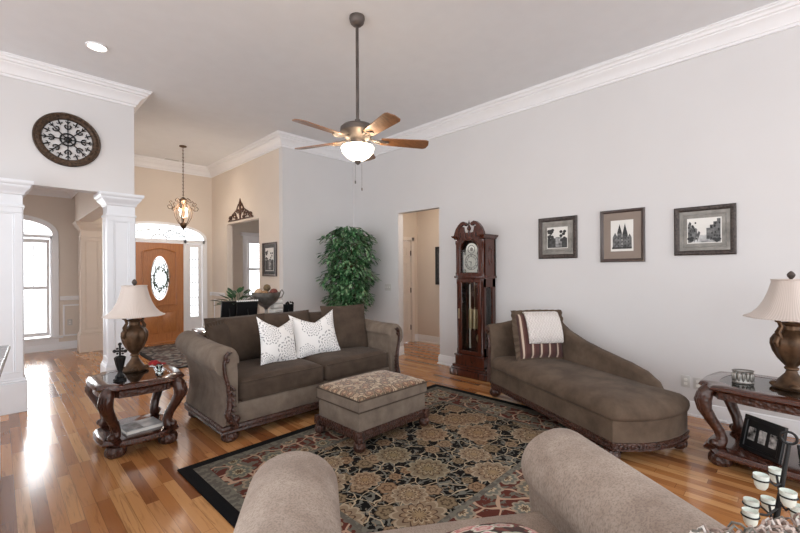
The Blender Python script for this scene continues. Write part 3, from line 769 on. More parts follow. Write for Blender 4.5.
# local y must point to the wall: b = (.891,-.454); rotation of +y by ca gives (-sin, cos) = (.891,-.454)
L_, D_ = 1.72, .76
def foot_outline(e=0.0, n=14):
    p = [(0 - e, -e), (L_ + e, -e)]
    for k in range(1, n):
        u = k / n; p.append((L_ + e + .10 * sin(pi * u) ** .8, -e + (D_ + 2 * e) * u))
    p += [(L_ + e, D_ + e), (-e, D_ + e)]
    return p
bm = B(); prism(bm, foot_outline(), .15, .31, 'xy'); part('body', bm, M['chaise'], ch)
bm = B()
for e, z0, z1 in ((.004, .10, .15), (.010, .138, .152), (.010, .095, .106)): prism(bm, foot_outline(e), z0, z1, 'xy')
for k in range(70): ball(bm, (.03 + k * (L_ - .04) / 69, -.006, .122), .010, (1, .6, 1), 8, 6)
fo = foot_outline(.005)
for p, q in list(zip(fo, fo[1:]))[1:-2]:
    for k in range(2): ball(bm, (p[0] + (q[0] - p[0]) * (k + .5) / 2, p[1] + (q[1] - p[1]) * (k + .5) / 2, .122), .010, (1, 1, 1), 8, 6)
part('rail', bm, M['carved'], ch)
# seat cushion following the outline, domed
bm = B(); rings = []
base_o = foot_outline(.0, 18); cxs, cys = L_ / 2, D_ / 2
prof_c = [(-.01, .305), (.012, .32), (.018, .345), (.014, .38), (-.01, .41), (-.05, .435), (-.12, .452), (-.22, .463), (-.34, .468)]
den = []
for p, q in zip(base_o, base_o[1:] + base_o[:1]):
    m_ = max(1, int((Vector(q) - Vector(p)).length / .07))
    den += [(p[0] + (q[0] - p[0]) * k / m_, p[1] + (q[1] - p[1]) * k / m_) for k in range(m_)]
for off, z in prof_c:
    rr = []
    for x, y in den:
        # shrink towards the spine line y = D/2
        sx = max(.3, min(L_ - .3, x)); v_ = Vector((x - sx, y - cys)); l = v_.length
        nl = max(.02, l + off); q = v_ * (nl / l) if l > 1e-6 else v_
        rr.append((sx + q.x, cys + q.y, z))
    rings.append(rr)
loft(bm, rings); part('seat_cushion', bm, M['chaise'], ch, ang=80)
# head: scrolled end across the width
bm = B(); hp = [(.02, .15), (.04, .5), (.03, .70), (.0, .78)]
for k in range(12): an = radians(60 + k * 22); hp.append((-.045 + .06 * cos(an), .745 + .06 * sin(an)))
hp += [(-.03, .62), (-.0, .5), (-.01, .3), (-.01, .15)]
hp2 = [(x, z) for x, z in hp]
rings = []
for y, k in ((-.015, .9), (.0, 1), (.2, 1), (.45, 1), (.65, 1), (D_ - .02, 1)):
    rise = .12 * max(0, (y - .05) / D_) ** 1.2
    rings.append([(x if k == 1 else x * .8, y, z + (rise if z > .55 else 0)) for x, z in hp2])
loft(bm, rings); hd = part('head_rest', bm, M['chaise'], ch, ang=60)
bm = B(); ring(bm, (-.045, -.02, .745), .034, .012, 'y', 18, 8); ball(bm, (-.045, -.025, .745), .018)
tube(bm, [(-.01, -.02, .69), (.01, -.022, .6), (.012, -.022, .45), (.0, -.022, .3), (.0, -.022, .16)], [.014, .02, .024, .03, .034], 8, None, .6); part('head_scroll', bm, M['carved'], hd)
# sloping back along the wall side
bm = B(); key = [(0, .90), (.15, .89), (.3, .85), (.47, .765), (.7, .695), (.937, .645), (1.2, .60), (1.38, .555), (1.5, .49), (1.56, .40), (1.58, .3)]
def interp(x):
    for (a_, b_), (c_, d_) in zip(key, key[1:]):
        if a_ <= x <= c_:
            f = (x - a_) / (c_ - a_); f = f * f * (3 - 2 * f) * .3 + f * .7; return b_ + (d_ - b_) * f
    return key[-1][1]
rings = []
for k in range(41):
    x = 1.58 * k / 40; zt = interp(x)
    th = .12
    rings.append([(x, D_ - th, .2), (x, D_ - th, zt - .04), (x, D_ - th + .015, zt - .012), (x, D_ - th / 2, zt), (x, D_ - .015, zt - .012), (x, D_, zt - .04), (x, D_, .2)])
loft(bm, rings); part('back', bm, M['chaise'], ch, ang=60)
for x, y in ((.04, .03), (L_ - .05, .04), (L_ - .04, D_ - .05), (.04, D_ - .05), (L_ + .0, .4)): 
    if y != .4: bunfoot('foot', x, y, ch, .062, .098)
pz = ruffle_pillow('striped_pillow', 'burgundy and cream striped pillow with brown ruffled edge on the chaise', (4.19, 2.00, .48), radians(-38), radians(-16), .52, .50, .16, M['stripes'], M['chaise'], seam=.055)
# knit throw draped over the pillow: shares the pillow's frame
kt = thing('knit_throw', 'cream knitted throw folded over the striped pillow on the chaise', 'throw', (4.19, 2.00, .48), radians(-38))
bm = B(); rings = []
cross = [(-.10, .17), (-.108, .25), (-.104, .33), (-.088, .42), (-.05, .50), (.0, .525), (.045, .50), (.082, .42), (.095, .30)]
mt = Matrix.Rotation(radians(-16), 4, 'X')
outer_ = []
for i in range(17):
    x = -.19 + .38 * i / 16; wv = .004 * sin(i * 1.9)
    o1 = [mt @ Vector((x + .02, y - .012 * (1 if y < 0 else -1) + wv, z)) for y, z in cross]
    o2 = [mt @ Vector((x + .02, y * .86 + wv, z - .012)) for y, z in cross][::-1]
    rings.append(o1 + o2)
loft(bm, rings); part('blanket', bm, M['knit'], kt, ang=60)

# ------------------------------------------------------------------ end tables
def end_table(label, loc, rz, hw=.325, hd=.40, H_=.60, b=.05):
    t = thing('end_table', label, 'end table', loc, rz)
    def outline(e=0.0, n=10):
        c = .10; a_, b_ = hw + e, hd + e; pts_ = []
        def bow(p, q, amp):
            out = []
            d = Vector(q) - Vector(p); nrm = Vector((d.y, -d.x)).normalized()
            for k in range(n): u = k / n; out.append(tuple(Vector(p) + d * u + nrm * amp * sin(pi * u)))
            return out
        cs = [(-a_ + c, -b_), (a_ - c, -b_), (a_, -b_ + c), (a_, b_ - c), (a_ - c, b_), (-a_ + c, b_), (-a_, b_ - c), (-a_, -b_ + c)]
        for i in range(8):
            pts_ += bow(cs[i], cs[(i + 1) % 8], .02 if i % 2 == 0 else -.018)
        return pts_
    def ol(e, z): return [(x, y, z) for x, y in outline(e)]
    bm = B(); ins = [(x * .72, y * .76) for x, y in outline(0)]
    lv = [ol(-.012, H_ - .045), ol(0, H_ - .035), ol(.008, H_ - .025), ol(.002, H_ - .018), ol(.0, H_ - .01), ol(-.012, H_), [(x, y, H_) for x, y in ins], [(x, y, H_ - .012) for x, y in ins], [(x, y, H_ - .045) for x, y in ins]]
    loft(bm, lv, cap=False)
    o1 = [bm.verts.new(p) for p in lv[0]]; 
    loft(bm, [lv[0], lv[-1]], cap=False)
    top = part('table_top', bm, M['cherryx'], t, ang=40)
    bm = B(); prism(bm, ins, H_ - .010, H_ - .002, 'xy'); part('glass_inset', bm, M['tableglass'], top)
    bm = B(); prism(bm, [(x, y) for x, y in outline(-.03)], H_ - .10, H_ - .045, 'xy')
    v_ = [p for p in bm.verts]
    part('apron', bm, M['carved'], t)
    bm = B(); loft(bm, [ol(-.02 - b, .075), ol(-b, .085), ol(.004 - b, .1), ol(-.008 - b, .112), ol(-.014 - b, .125), ol(-.03 - b, .13)]); part('shelf', bm, M['cherryx'], t)
    for sx in (-1, 1):
        for sy in (-1, 1):
            bm = B(); d = Vector((sx * hw, sy * hd, 0)).normalized() ; bx, by = sx * (hw - .075), sy * (hd - .075)
            kp = [(.005, H_ - .04), (.03, H_ - .07), (.045, H_ - .13), (.035, .40), (-.01, .32), (-.055, .25), (-.075, .19), (-.06, .155), (-.03, .14)]
            rs = [.045, .05, .052, .045, .038, .035, .035, .042, .03]
            tube(bm, [(bx + d.x * o_, by + d.y * o_, z) for o_, z in kp], rs, 12)
            for w_ in (-.45, 0, .45):
                q = Matrix.Rotation(w_, 3, 'Z') @ d
                tube(bm, [(bx + d.x * o_ + q.x * r_ * .93, by + d.y * o_ + q.y * r_ * .93, z) for (o_, z), r_ in zip(kp[1:-1], rs[1:-1])], [.008, .012, .01, .008, .007, .007, .008], 6)
            ball(bm, (bx - d.x * .02, by - d.y * .02, .158), .03, (1, 1, .9))
            part('leg', bm, M['legwood'], t, ang=50)
            bm = B(); fx, fy = sx * (hw - .12), sy * (hd - .12)
            lathe(bm, [(0, 0), (.055, 0), (.07, .02), (.072, .05), (.06, .078), (0, .078)], (fx, fy), 36, None, 12, .05); part('foot', bm, M['carved'], t)
    return t
end_table('dark carved end table between the sofa and the kitchen counter', (.835, 4.04, 0), 0, .305, .33, .57, .035)
end_table('dark carved end table against the right wall, cut off by the photo edge', (3.96, .10, 0), radians(-8), .33, .43, .60, .02)

def urn_lamp(label, loc, rz=0.0, s=(1, 1, 1)):
    t = thing('table_lamp', label, 'lamp', loc, rz)
    bm = B(); lathe(bm, [(0, 0), (.105, 0), (.11, .012), (.1, .025), (.085, .035), (.07, .06), (.05, .085), (.035, .105), (.03, .125), (.04, .135), (.04, .145), (.028, .155)], seg=32); 
    for k in range(4): an = k * pi / 2 + pi / 4; ball(bm, (.09 * cos(an), .09 * sin(an), .02), .03, (1, 1, .7))
    part('lamp_base', bm, M['bronze'], t)
    bm = B(); lathe(bm, [(.028, .15), (.045, .17), (.075, .21), (.1, .26), (.112, .31), (.11, .345), (.09, .38), (.06, .40), (.045, .415), (.045, .44), (.065, .455), (.055, .465), (.02, .47)], seg=64, flute=8, fa=.05); part('urn', bm, M['bronze'], t)
    for sx in (-1, 1):
        bm = B(); tube(bm, [(sx * .095, 0, .37), (sx * .125, 0, .36), (sx * .14, 0, .33), (sx * .125, 0, .30)], [.01, .016, .018, .01], 8)
        tube(bm, [(sx * .1, 0, .36), (sx * .12, 0, .40), (sx * .09, 0, .44), (sx * .11, 0, .475), (sx * .14, 0, .48)], [.02, .018, .014, .012, .006], 8); part('handle', bm, M['bronze'], t)
    bm = B(); tube(bm, [(0, 0, .46), (0, 0, .50)], .015, 8); tube(bm, [(0, 0, .49), (0, 0, .80)], .004, 6); part('pole', bm, M['brass'], t)
    # bell shade: thin shell
    prof = [(.255, .50), (.215, .525), (.178, .565), (.148, .62), (.125, .68), (.108, .745), (.103, .77)]
    bm = B(); seg = 48
    def rr(r, z): return [(r * (1 + .02 * cos(8 * 2 * pi * i / seg)) * cos(2 * pi * i / seg), r * (1 + .02 * cos(8 * 2 * pi * i / seg)) * sin(2 * pi * i / seg), z) for i in range(seg)]
    R_ = [rr(r, z) for r, z in prof]; R2 = [rr(r - .004, z) for r, z in prof][::-1]
    loft(bm, R_ + R2 + [R_[0]], cap=False); sh_ = part('lamp_shade', bm, M['shade'], t, ang=60)
    bm = B(); tube(bm, rr(.256, .50) + rr(.256, .50)[:1], .005, 6); part('shade_trim', bm, M['shade'], sh_); bm = B(); tube(bm, rr(.105, .77) + rr(.105, .77)[:1], .005, 6)
    for k in range(3): an = 2 * pi * k / 3; tube(bm, [(0, 0, .77), (.103 * cos(an), .103 * sin(an), .77)], .003, 5)
    part('shade_trim', bm, M['shade'], sh_)
    bm = B(); lathe(bm, [(0, .755), (.012, .76), (.008, .775), (.02, .79), (.024, .805), (.016, .82), (.006, .83), (0, .832)], seg=16); part('finial', bm, M['darkbronze'], t)
    t.scale = s; return t
urn_lamp('bronze urn lamp with bell shade on the table left of the sofa', (.865, 4.235, .57), .6, (.9, .9, .98))
urn_lamp('bronze urn lamp with bell shade on the end table at right edge', (3.99, .055, .60), -.6)

# small things on the left table
t = thing('finial_statue', 'dark fluted urn ornament topped by a cross on the end table', 'ornament', (.70, 3.93, .57))
bm = B(); lathe(bm, [(0, 0), (.045, 0), (.045, .012), (.03, .02), (.034, .035), (.02, .05), (.014, .07), (.02, .09), (.03, .13), (.038, .17), (.04, .185), (.028, .195), (.01, .2)], seg=40, flute=10, fa=.06); part('urn_base', bm, M['iron'], t)
bm = B()
tube(bm, [(0, 0, .19), (0, 0, .285)], .009, 8); tube(bm, [(-.035, .0, .235), (.035, 0, .235)], .009, 8)
for p in ((0, .292), (-.04, .235), (.04, .235)): ball(bm, (p[0], 0, p[1]), .014)
for p in ((-.02, .255), (.02, .255), (-.02, .215), (.02, .215)): ball(bm, (p[0], 0, p[1]), .009)
cr = part('cross', bm, M['iron'], t); cr.rotation_euler = (0, 0, -.6)
t = thing('flower_vase', 'small clear glass vase with a red bloom on the end table', 'vase', (.985, 3.94, .57))
bm = B(); lathe(bm, [(0, 0), (.03, 0), (.03, .008), (.015, .02), (.02, .04), (.03, .07), (.027, .07), (.016, .04), (.0, .03)], seg=20); part('vase', bm, glassmat('vase_glass', (.85, .9, .88), .25), t)
bm = B()
for k in range(16):
    an = k * 2.4; r_ = .012 + .002 * k; ball(bm, (-.035 + r_ * cos(an), .02 + r_ * sin(an), .085 + .0015 * (16 - k)), .015, (1, 1, .6), 8, 6)
for k in range(8): an = k * 2.4; ball(bm, (.03 + .01 * cos(an), -.01 + .012 * sin(an), .083), .011, (1, 1, .6), 8, 6)
part('petals', bm, M['red'], t)
t = thing('photo_book', 'grey and white picture book lying on the shelf of the left end table', 'book', (.85, 3.97, .13), radians(6))
bm = B(); box(bm, -.135, .135, -.11, .11, 0, .004); box(bm, -.135, .135, -.11, .11, .028, .032); box(bm, .128, .135, -.11, .11, 0, .032); part('cover', bm, plain('book_cover', lin(188, 190, 192), .25, var=.25, nscale=9), t)
bm = B(); box(bm, -.13, .128, -.105, .105, .004, .028); part('pages', bm, M['paper'], t)
bm = B(); box(bm, -.125, -.01, -.09, .09, .032, .0335); part('cover_print', bm, plain('book_print', lin(110, 112, 114), .3, var=.5, nscale=22), t)

# things on and under the right table
t = thing('candle_holder', 'oval mirrored candle holder with leaf cutouts on the right end table', 'candle holder', (3.93, .315, .60), radians(-60))
bm = B(); n = 14
for k in range(n):
    an = 2 * pi * k / n; x, y = .062 * cos(an), .036 * sin(an)
    ball(bm, (x, y, .045), .011, (1, 1, 3.0), 8, 8)
for z in (.004, .088): tube(bm, [(.064 * cos(2 * pi * k / 32), .038 * sin(2 * pi * k / 32), z) for k in range(33)], .006, 6)
part('holder', bm, M['pewter'], t)
bm = B(); v = lathe(bm, [(0, .002), (.05, .002), (.05, .05), (.048, .052), (0, .05)], seg=24); 
for q in v: q.co.y *= .55
part('candle', bm, M['white'], t)
def photo_frame(label, loc, rz, w, h, tilt=-14, n=3, mat=None, back=False):
    t = thing('tabletop_picture', label, 'picture frame', loc, rz)
    mt = Matrix.Rotation(radians(tilt), 4, 'X')
    bm = B(); b_ = .03
    for a_ in ((-w / 2, w / 2, 0, b_), (-w / 2, w / 2, h - b_, h), (-w / 2, -w / 2 + b_, b_, h - b_), (w / 2 - b_, w / 2, b_, h - b_)): box(bm, a_[0], a_[1], -.012, .01, a_[2], a_[3], .003, 1, mt)
    part('frame', bm, mat or M['black'], t)
    bm = B(); box(bm, -w / 2 + .01, w / 2 - .01, .0, .012, .01, h - .01, 0, 1, mt); bd = part('backing', bm, M['black'], t)
    bm = B(); y0 = h * sin(radians(-tilt)) * .7
    tube(bm, [(0, h * .7 * sin(radians(-tilt)) + .02, h * .7), (0, h * .7 * sin(radians(-tilt)) + .10, .006)], .01, 6, None, .4); part('easel_leg', bm, M['black'], t)
    if n:
        for k in range(n):
            bm = B(); pw = (w - 2 * b_) / n * .62; cx_ = -w / 2 + b_ + (k + .5) * (w - 2 * b_) / n
            box(bm, cx_ - pw / 2, cx_ + pw / 2, -.006, .002, h * .32, h * .68, 0, 1, mt)
            ph = part('photo', bm, plain('black_and_white_photo', lin(170, 168, 166), .3, var=.6, nscale=28), t)
    return t
photo_frame('black frame holding three small photos on the right table shelf', (3.80, .22, .13), radians(-127), .28, .25)
photo_frame('small black frame leaning at far right of the table shelf', (3.72, -.05, .13), radians(-60), .13, .16, n=1)

# ------------------------------------------------------------------ grandfather clock (front is local -y)
ck = thing('grandfather_clock', 'tall mahogany grandfather clock with brass weights by the hall opening', 'clock', (4.675, 3.195, 0), -pi / 2)
cw, cd = .225, .15
bm = B(); box(bm, -.30, .30, -.215, .15, 0, .09, .008, 2); box(bm, -.285, .285, -.2, .15, .09, .12, .01, 2); box(bm, -.27, .27, -.19, .15, .12, .15, .006, 1); part('plinth', bm, M['clockw'], ck)
bm = B(); box(bm, -cw - .01, cw + .01, -cd - .015, .15, .15, .27, .004, 1); box(bm, -cw - .02, cw + .02, -cd - .025, .15, .27, .295, .006, 2); part('base', bm, M['clockw'], ck)
bm = B(); box(bm, -cw + .01, cw - .01, .12, .15, .29, 1.36)
for sx in (-1, 1):
    box(bm, sx * (cw - .02) - .014, sx * (cw - .02) + .014, -cd + .03, -cd + .07, .29, 1.33); box(bm, sx * (cw - .02) - .014, sx * (cw - .02) + .014, .08, .15, .29, 1.33)
    box(bm, sx * (cw - .02) - .014, sx * (cw - .02) + .014, -cd + .03, .15, .29, .40); box(bm, sx * (cw - .02) - .014, sx * (cw - .02) + .014, -cd + .03, .15, 1.22, 1.34)
    lathe(bm, [(.018, .3), (.018, .36), (.013, .37), (.013, 1.26), (.018, 1.27), (.018, 1.33)], (sx * (cw - .025), -cd + .01), 16)
box(bm, -cw + .01, cw - .01, -cd + .02, .15, .29, .31); box(bm, -cw + .01, cw - .01, -cd + .02, .15, 1.31, 1.34)
part('trunk', bm, M['clockw'], ck)
bm = B()
for sx in (-1, 1): box(bm, sx * (cw - .02) - .003, sx * (cw - .02) + .003, -cd + .06, .09, .39, 1.23)
part('side_glass', bm, M['glass'], ck)
bm = B(); pframe(bm, -cw + .045, cw - .045, .30, 1.33, Matrix.Translation((0, -cd + .02, 0)), .05, .022)
dr = part('trunk_door', bm, M['clockw'], ck)
bm = B(); box(bm, -cw + .09, cw - .09, -cd + .006, -cd + .009, .345, 1.285); part('glass', bm, M['glass'], dr)
bm = B(); box(bm, -cw + .052, -cw + .06, -cd - .014, -cd - .004, .78, .92, .003, 1); part('door_handle', bm, M['brass'], dr)
bm = B(); box(bm, -cw + .115, -cw + .135, .0, .01, .36, 1.25); part('chime_bar', bm, M['silver'], ck)
for x in (-.055, .01, .075):
    bm = B(); lathe(bm, [(0, .62), (.006, .625), (.006, .64), (.027, .645), (.027, .91), (.006, .915), (.006, .94), (0, .94)], (x, -.04), 20); tube(bm, [(x, -.04, .93), (x, -.04, 1.31)], .002, 5); part('clock_weight', bm, M['brass'], ck)
bm = B(); lathe(bm, [(0, 0), (.075, 0), (.078, .006), (.07, .012), (0, .014)], (0, 0), 32, Matrix.Translation((.05, .05, .50)) @ Matrix.Rotation(pi / 2, 4, 'X')); tube(bm, [(.05, .05, .55), (.03, .05, 1.3)], .006, 6)
lathe(bm, [(0, 1.0), (.022, 1.0), (.026, 1.12), (.018, 1.2), (0, 1.2)], (.04, .045), 16); part('pendulum', bm, M['brass'], ck)
# hood
bm = B(); box(bm, -cw - .02, cw + .02, -cd - .02, .15, 1.34, 1.37, .006, 2)
for sx in (-1, 1):
    box(bm, sx * cw - .012 - (.012 * sx), sx * cw + .012 - (.012 * sx), -cd + .05, .15, 1.37, 1.87)
    lathe(bm, [(.02, 1.37), (.02, 1.41), (.013, 1.42), (.013, 1.8), (.02, 1.81), (.02, 1.86)], (sx * (cw - .012), -cd + .008), 16)
box(bm, -cw, cw, .12, .15, 1.37, 1.9)
ap = arch_pts(0, .155, 1.73, 1.86)
yf0, yf1 = -cd + .0, -cd + .03
box(bm, -cw + .02, -.155, yf0, yf1, 1.37, 1.73); box(bm, .155, cw - .02, yf0, yf1, 1.37, 1.73); box(bm, -.155, .155, yf0, yf1, 1.37, 1.41)
box(bm, -cw + .02, -.155, yf0, yf1, 1.73, 1.87); box(bm, .155, cw - .02, yf0, yf1, 1.73, 1.87)
for p, q in zip(ap, ap[1:]): prism(bm, [p, q, (q[0], 1.9), (p[0], 1.9)], yf0, yf1)
tube(bm, [(-.15, yf0 - .004, 1.41)] + [(x * .97, yf0 - .004, z) for x, z in ap] + [(.15, yf0 - .004, 1.41)], .01, 8)
box(bm, -cw, cw, -cd + .01, .15, 1.87, 1.9)
for sx in (-1, 1):
    mt = Matrix.Translation((sx * (cw + .001), .02, 1.64)) @ Matrix.Rotation(pi / 2 * sx, 4, 'Z')
    v = ring(bm, (0, 0, 0), .045, .008, 'y', 24, 6, mt=Matrix.Translation((sx * (cw - .001), .02, 1.64)) @ Matrix.Rotation(pi / 2, 4, 'Z') @ Matrix.Diagonal((1, 1, 2.6, 1)))
# cornice stepping out, sides return
for sx in (-1, 1): sweep(bm, [(sx * cw, .15), (sx * cw, -cd)][::(1 if sx > 0 else -1)] if sx > 0 else [(-cw, -cd), (-cw, .15)], [(0, 0), (0, 0), (0, 0)]) if False else None
crn = [(0, 1.87), (.015, 1.875), (.02, 1.89), (.035, 1.9), (.045, 1.915), (.045, 1.925), (0, 1.925)]
sweep(bm, [(-cw, .15), (-cw, -cd), (-cw + .04, -cd)], crn); sweep(bm, [(cw - .04, -cd), (cw, -cd), (cw, .15)], crn)
box(bm, -cw, cw, -cd + .04, .15, 1.9, 1.922)
hood = part('hood', bm, M['clockw'], ck)
bm = B()   # swan-neck pediment
prism(bm, [(-cw, 1.9), (cw, 1.9), (cw, 1.93), (.12, 1.98), (.05, 1.96), (-.05, 1.96), (-.12, 1.98), (-cw, 1.93)], -cd - .012, -cd + .02)
for s in (-1, 1):
    outer_ = [(.245, 1.92), (.235, 1.965), (.21, 2.02), (.17, 2.07), (.125, 2.105), (.085, 2.115), (.05, 2.10), (.035, 2.07)]
    inner = [(.055, 2.05), (.07, 2.07), (.095, 2.072), (.125, 2.05), (.15, 2.01), (.165, 1.97), (.17, 1.94), (.17, 1.92)]
    for i in range(len(outer_) - 1):
        o_a, o_b = outer_[i], outer_[i + 1]; i_a, i_b = inner[-1 - i], inner[-2 - i]
        q = [(s * o_a[0], o_a[1]), (s * o_b[0], o_b[1]), (s * i_b[0], i_b[1]), (s * i_a[0], i_a[1])]
        prism(bm, q, -cd - .02, -cd + .025)
        mid = [(s * i_a[0], i_a[1]), (s * i_b[0], i_b[1]), (s * max(.07, i_b[0] - .06) if i_b[0] > .1 else s * i_b[0], 1.96), (s * max(.07, i_a[0] - .06) if i_a[0] > .1 else s * i_a[0], 1.96)]
    prism(bm, [(s * .2, 1.92), (s * .17, 1.97), (s * .15, 2.02), (s * .12, 2.05), (s * .085, 2.04), (s * .08, 2.0), (s * .06, 1.94)], -cd - .008, -cd + .015)
    v = lathe(bm, [(0, 0), (.022, 0), (.022, .05), (0, .05)], seg=16, mt=Matrix.Translation((s * .055, -cd + .028, 2.075)) @ Matrix.Rotation(pi / 2, 4, 'X'))
part('pediment', bm, M['clockw'], hood)
bm = B(); lathe(bm, [(0, 1.95), (.02, 1.955), (.02, 1.97), (.01, 1.98), (.026, 2.0), (.03, 2.025), (.014, 2.05), (.008, 2.07), (.014, 2.085), (.006, 2.11), (0, 2.135)], (0, -cd), 20); part('finial', bm, M['clockw'], hood)
# dial
bm = B(); box(bm, -.135, .135, -.095, -.09, 1.42, 1.70); pr = arch_pts(0, .095, 1.70, 1.82)
prism(bm, pr, -.095, -.09); dial = part('dial', bm, M['silver'], ck)
bm = B(); ring(bm, (0, -.100, 1.56), .105, .003, 'y', 40, 6); ring(bm, (0, -.100, 1.56), .075, .002, 'y', 40, 6); ring(bm, (0, -.100, 1.735), .055, .003, 'y', 30, 6)
romans = ['XII', 'I', 'II', 'III', 'IV', 'V', 'VI', 'VII', 'VIII', 'IX', 'X', 'XI']
for k, rn in enumerate(romans):
    an = pi / 2 - k * pi / 6; wtot = len(rn) * .011
    for j, chr_ in enumerate(rn):
        off = (j + .5) * .011 - wtot / 2
        mt = Matrix.Translation((.09 * cos(an), -.101, 1.56 + .09 * sin(an))) @ Matrix.Rotation(-(an - pi / 2), 4, 'Y') @ Matrix.Translation((off, 0, 0))
        if chr_ == 'I': box(bm, -.0015, .0015, -.001, .001, -.012, .012, 0, 1, mt)
        else:
            for sg in ((-1, 1) if chr_ == 'V' else (-1, 1)):
                if chr_ == 'V': tube(bm, [(sg * .004, 0, .012), (0, 0, -.012)], .0014, 4, mt)
                else: tube(bm, [(sg * .004, 0, .012), (-sg * .004, 0, -.012)], .0014, 4, mt)
for k in range(10):
    for sx, sz in ((-1, 1), (1, 1), (-1, -1), (1, -1)):
        if k < 3: ring(bm, (sx * .108, -.098, 1.56 + sz * .118), .008 + .006 * k, .0018, 'y', 12, 4)
part('numerals', bm, M['iron'], dial)
bm = B(); tube(bm, [(0, -.104, 1.56), (-.05, -.104, 1.575)], [.004, .002], 6); tube(bm, [(0, -.106, 1.56), (-.006, -.106, 1.475)], [.004, .0015], 6); ball(bm, (0, -.104, 1.56), .007); part('clock_hands', bm, M['iron'], dial)
bm = B(); ball(bm, (0, -.088, 1.735), .035, (1, .3, 1)); part('moon_disc', bm, M['pewter'], dial)
bm = B(); box(bm, -.155, .155, -cd + .012, -cd + .015, 1.41, 1.73); part('glass', bm, M['glass'], hood)

# ------------------------------------------------------------------ framed pictures
def gable(bm, x, w, h, z0, y, roof):
    box(bm, x - w / 2, x + w / 2, y - .001, y, z0, z0 + h)
def wall_picture(label, loc, rz, w, h, fw, frame_mat, mat_mat, iw, ih, art, inner=True):
    t = thing('framed_picture', label, 'picture', loc, rz)
    bm = B()
    prof = [(0, 0), (0, -.018), (.25 * fw, -.028), (.6 * fw, -.024), (fw, -.012), (fw, 0)]
    P = [(-w / 2, 0), (w / 2, 0), (w / 2, h), (-w / 2, h), (-w / 2, 0)]
    rings = []
    for d, y in prof: rings.append([(-w / 2 + d, y, d), (w / 2 - d, y, d), (w / 2 - d, y, h - d), (-w / 2 + d, y, h - d)])
    loft(bm, rings, cap=False); part('frame', bm, frame_mat, t)
    bm = B(); box(bm, -w / 2 + fw * .8, w / 2 - fw * .8, -.010, -.002, fw * .8, h - fw * .8); mt_ = part('mat_board', bm, mat_mat, t)
    cx_, cz = 0, h / 2
    if inner:
        bm = B(); pframe(bm, -iw / 2 - .035, iw / 2 + .035, cz - ih / 2 - .035, cz + ih / 2 + .035, Matrix.Translation((0, -.010, 0)), .006, .003); part('inner_line', bm, M['pewter'], mt_)
    bm = B(); box(bm, -iw / 2, iw / 2, -.0125, -.010, cz - ih / 2, cz + ih / 2); pr_ = part('print', bm, M['paper'], t)
    art(pr_, iw, ih, cz)
    return t
def grey(v, sc=25): return plain('print_ink', lin(v, v, v), .5, var=.45, nscale=sc)
INK = [grey(60), grey(100), grey(150), grey(40), grey(185, 12)]
def art_street(pr_, w, h, cz, seed=1):
    random.seed(seed); z0 = cz - h / 2 + .008
    bm = B(); box(bm, -w / 2 + .008, w / 2 - .008, -.0135, -.0125, z0, z0 + h * .3); part('drawing', bm, INK[4], pr_)
    bm = B()
    for k in range(4):
        x = -w / 2 + .008 + k * w * .09; hh = h * (.85 - .13 * k); prism(bm, [(x, z0), (x + w * .09, z0 + .03 * k), (x + w * .09, z0 + hh - .05 * h), (x + w * .045, z0 + hh), (x, z0 + hh - .03)], -.0140, -.0125)
    for k in range(4):
        x = w / 2 - .008 - (k + 1) * w * .1; hh = h * (.92 - .12 * k); box(bm, x, x + w * .1, -.0140, -.0125, z0 + .01 * k, z0 + hh)
    part('drawing', bm, INK[1], pr_)
    bm = B()
    for k in range(26):
        x = random.choice((-1, 1)) * random.uniform(.2, .46) * w; z = z0 + random.uniform(.1, .75) * h; box(bm, x - .006, x + .006, -.0145, -.0138, z, z + .018)
    for k in range(10): ball(bm, (random.choice((-1, 1)) * random.uniform(.3, .44) * w, -.0145, z0 + random.uniform(.03, .2) * h), .016, (1, .05, .8), 8, 6)
    part('ink_detail', bm, INK[3], pr_)  # dark ink: building windows and a few tree crowns
def art_towers(pr_, w, h, cz):
    z0 = cz - h / 2 + .025
    bm = B()
    for x, ww, hh, rf in ((-.3, .22, .38, .15), (-.1, .2, .5, .3), (.14, .24, .46, .34), (.34, .18, .36, .12)):
        x *= w; ww *= w; prism(bm, [(x - ww / 2, z0), (x + ww / 2, z0), (x + ww / 2, z0 + hh * h), (x, z0 + (hh + rf) * h), (x - ww / 2, z0 + hh * h)], -.014, -.0125)
    part('drawing', bm, INK[1], pr_)
    bm = B()
    for x, hh, rf in ((-.1, .5, .3), (.14, .46, .36)):
        x *= w; prism(bm, [(x - .11 * w, z0 + hh * h), (x + .11 * w, z0 + hh * h), (x, z0 + (hh + rf) * h)], -.0148, -.0138)
    for i in range(5):
        for j in range(3): x = (-.3 + .15 * i) * w; z = z0 + (.08 + .12 * j) * h; box(bm, x - .005, x + .005, -.0148, -.0138, z, z + .016)
    box(bm, -.44 * w, .44 * w, -.0148, -.0138, z0, z0 + .02)
    part('ink_detail', bm, INK[3], pr_)  # dark ink: tower roofs, windows and a ground strip, no foliage
def art_trees(pr_, w, h, cz):
    random.seed(5); z0 = cz - h / 2 + .008
    bm = B(); box(bm, -w / 2 + .006, w / 2 - .006, -.0138, -.0125, z0, z0 + h * .45); part('drawing', bm, INK[0], pr_)
    bm = B(); box(bm, -w * .08, w * .22, -.0142, -.013, z0 + .04 * h, z0 + .5 * h); part('drawing', bm, INK[2], pr_)
    bm = B()
    for k in range(22): ball(bm, (random.choice((-1, 1)) * random.uniform(.18, .42) * w, -.0142, z0 + random.uniform(.35, .85) * h), .02, (1, .04, .9), 8, 6)
    part('ink_detail', bm, INK[3], pr_)
FR1 = plain('dark_pewter_frame', lin(70, 60, 56), .4, .3, var=.4, nscale=60, bump=.4, bscale=90)
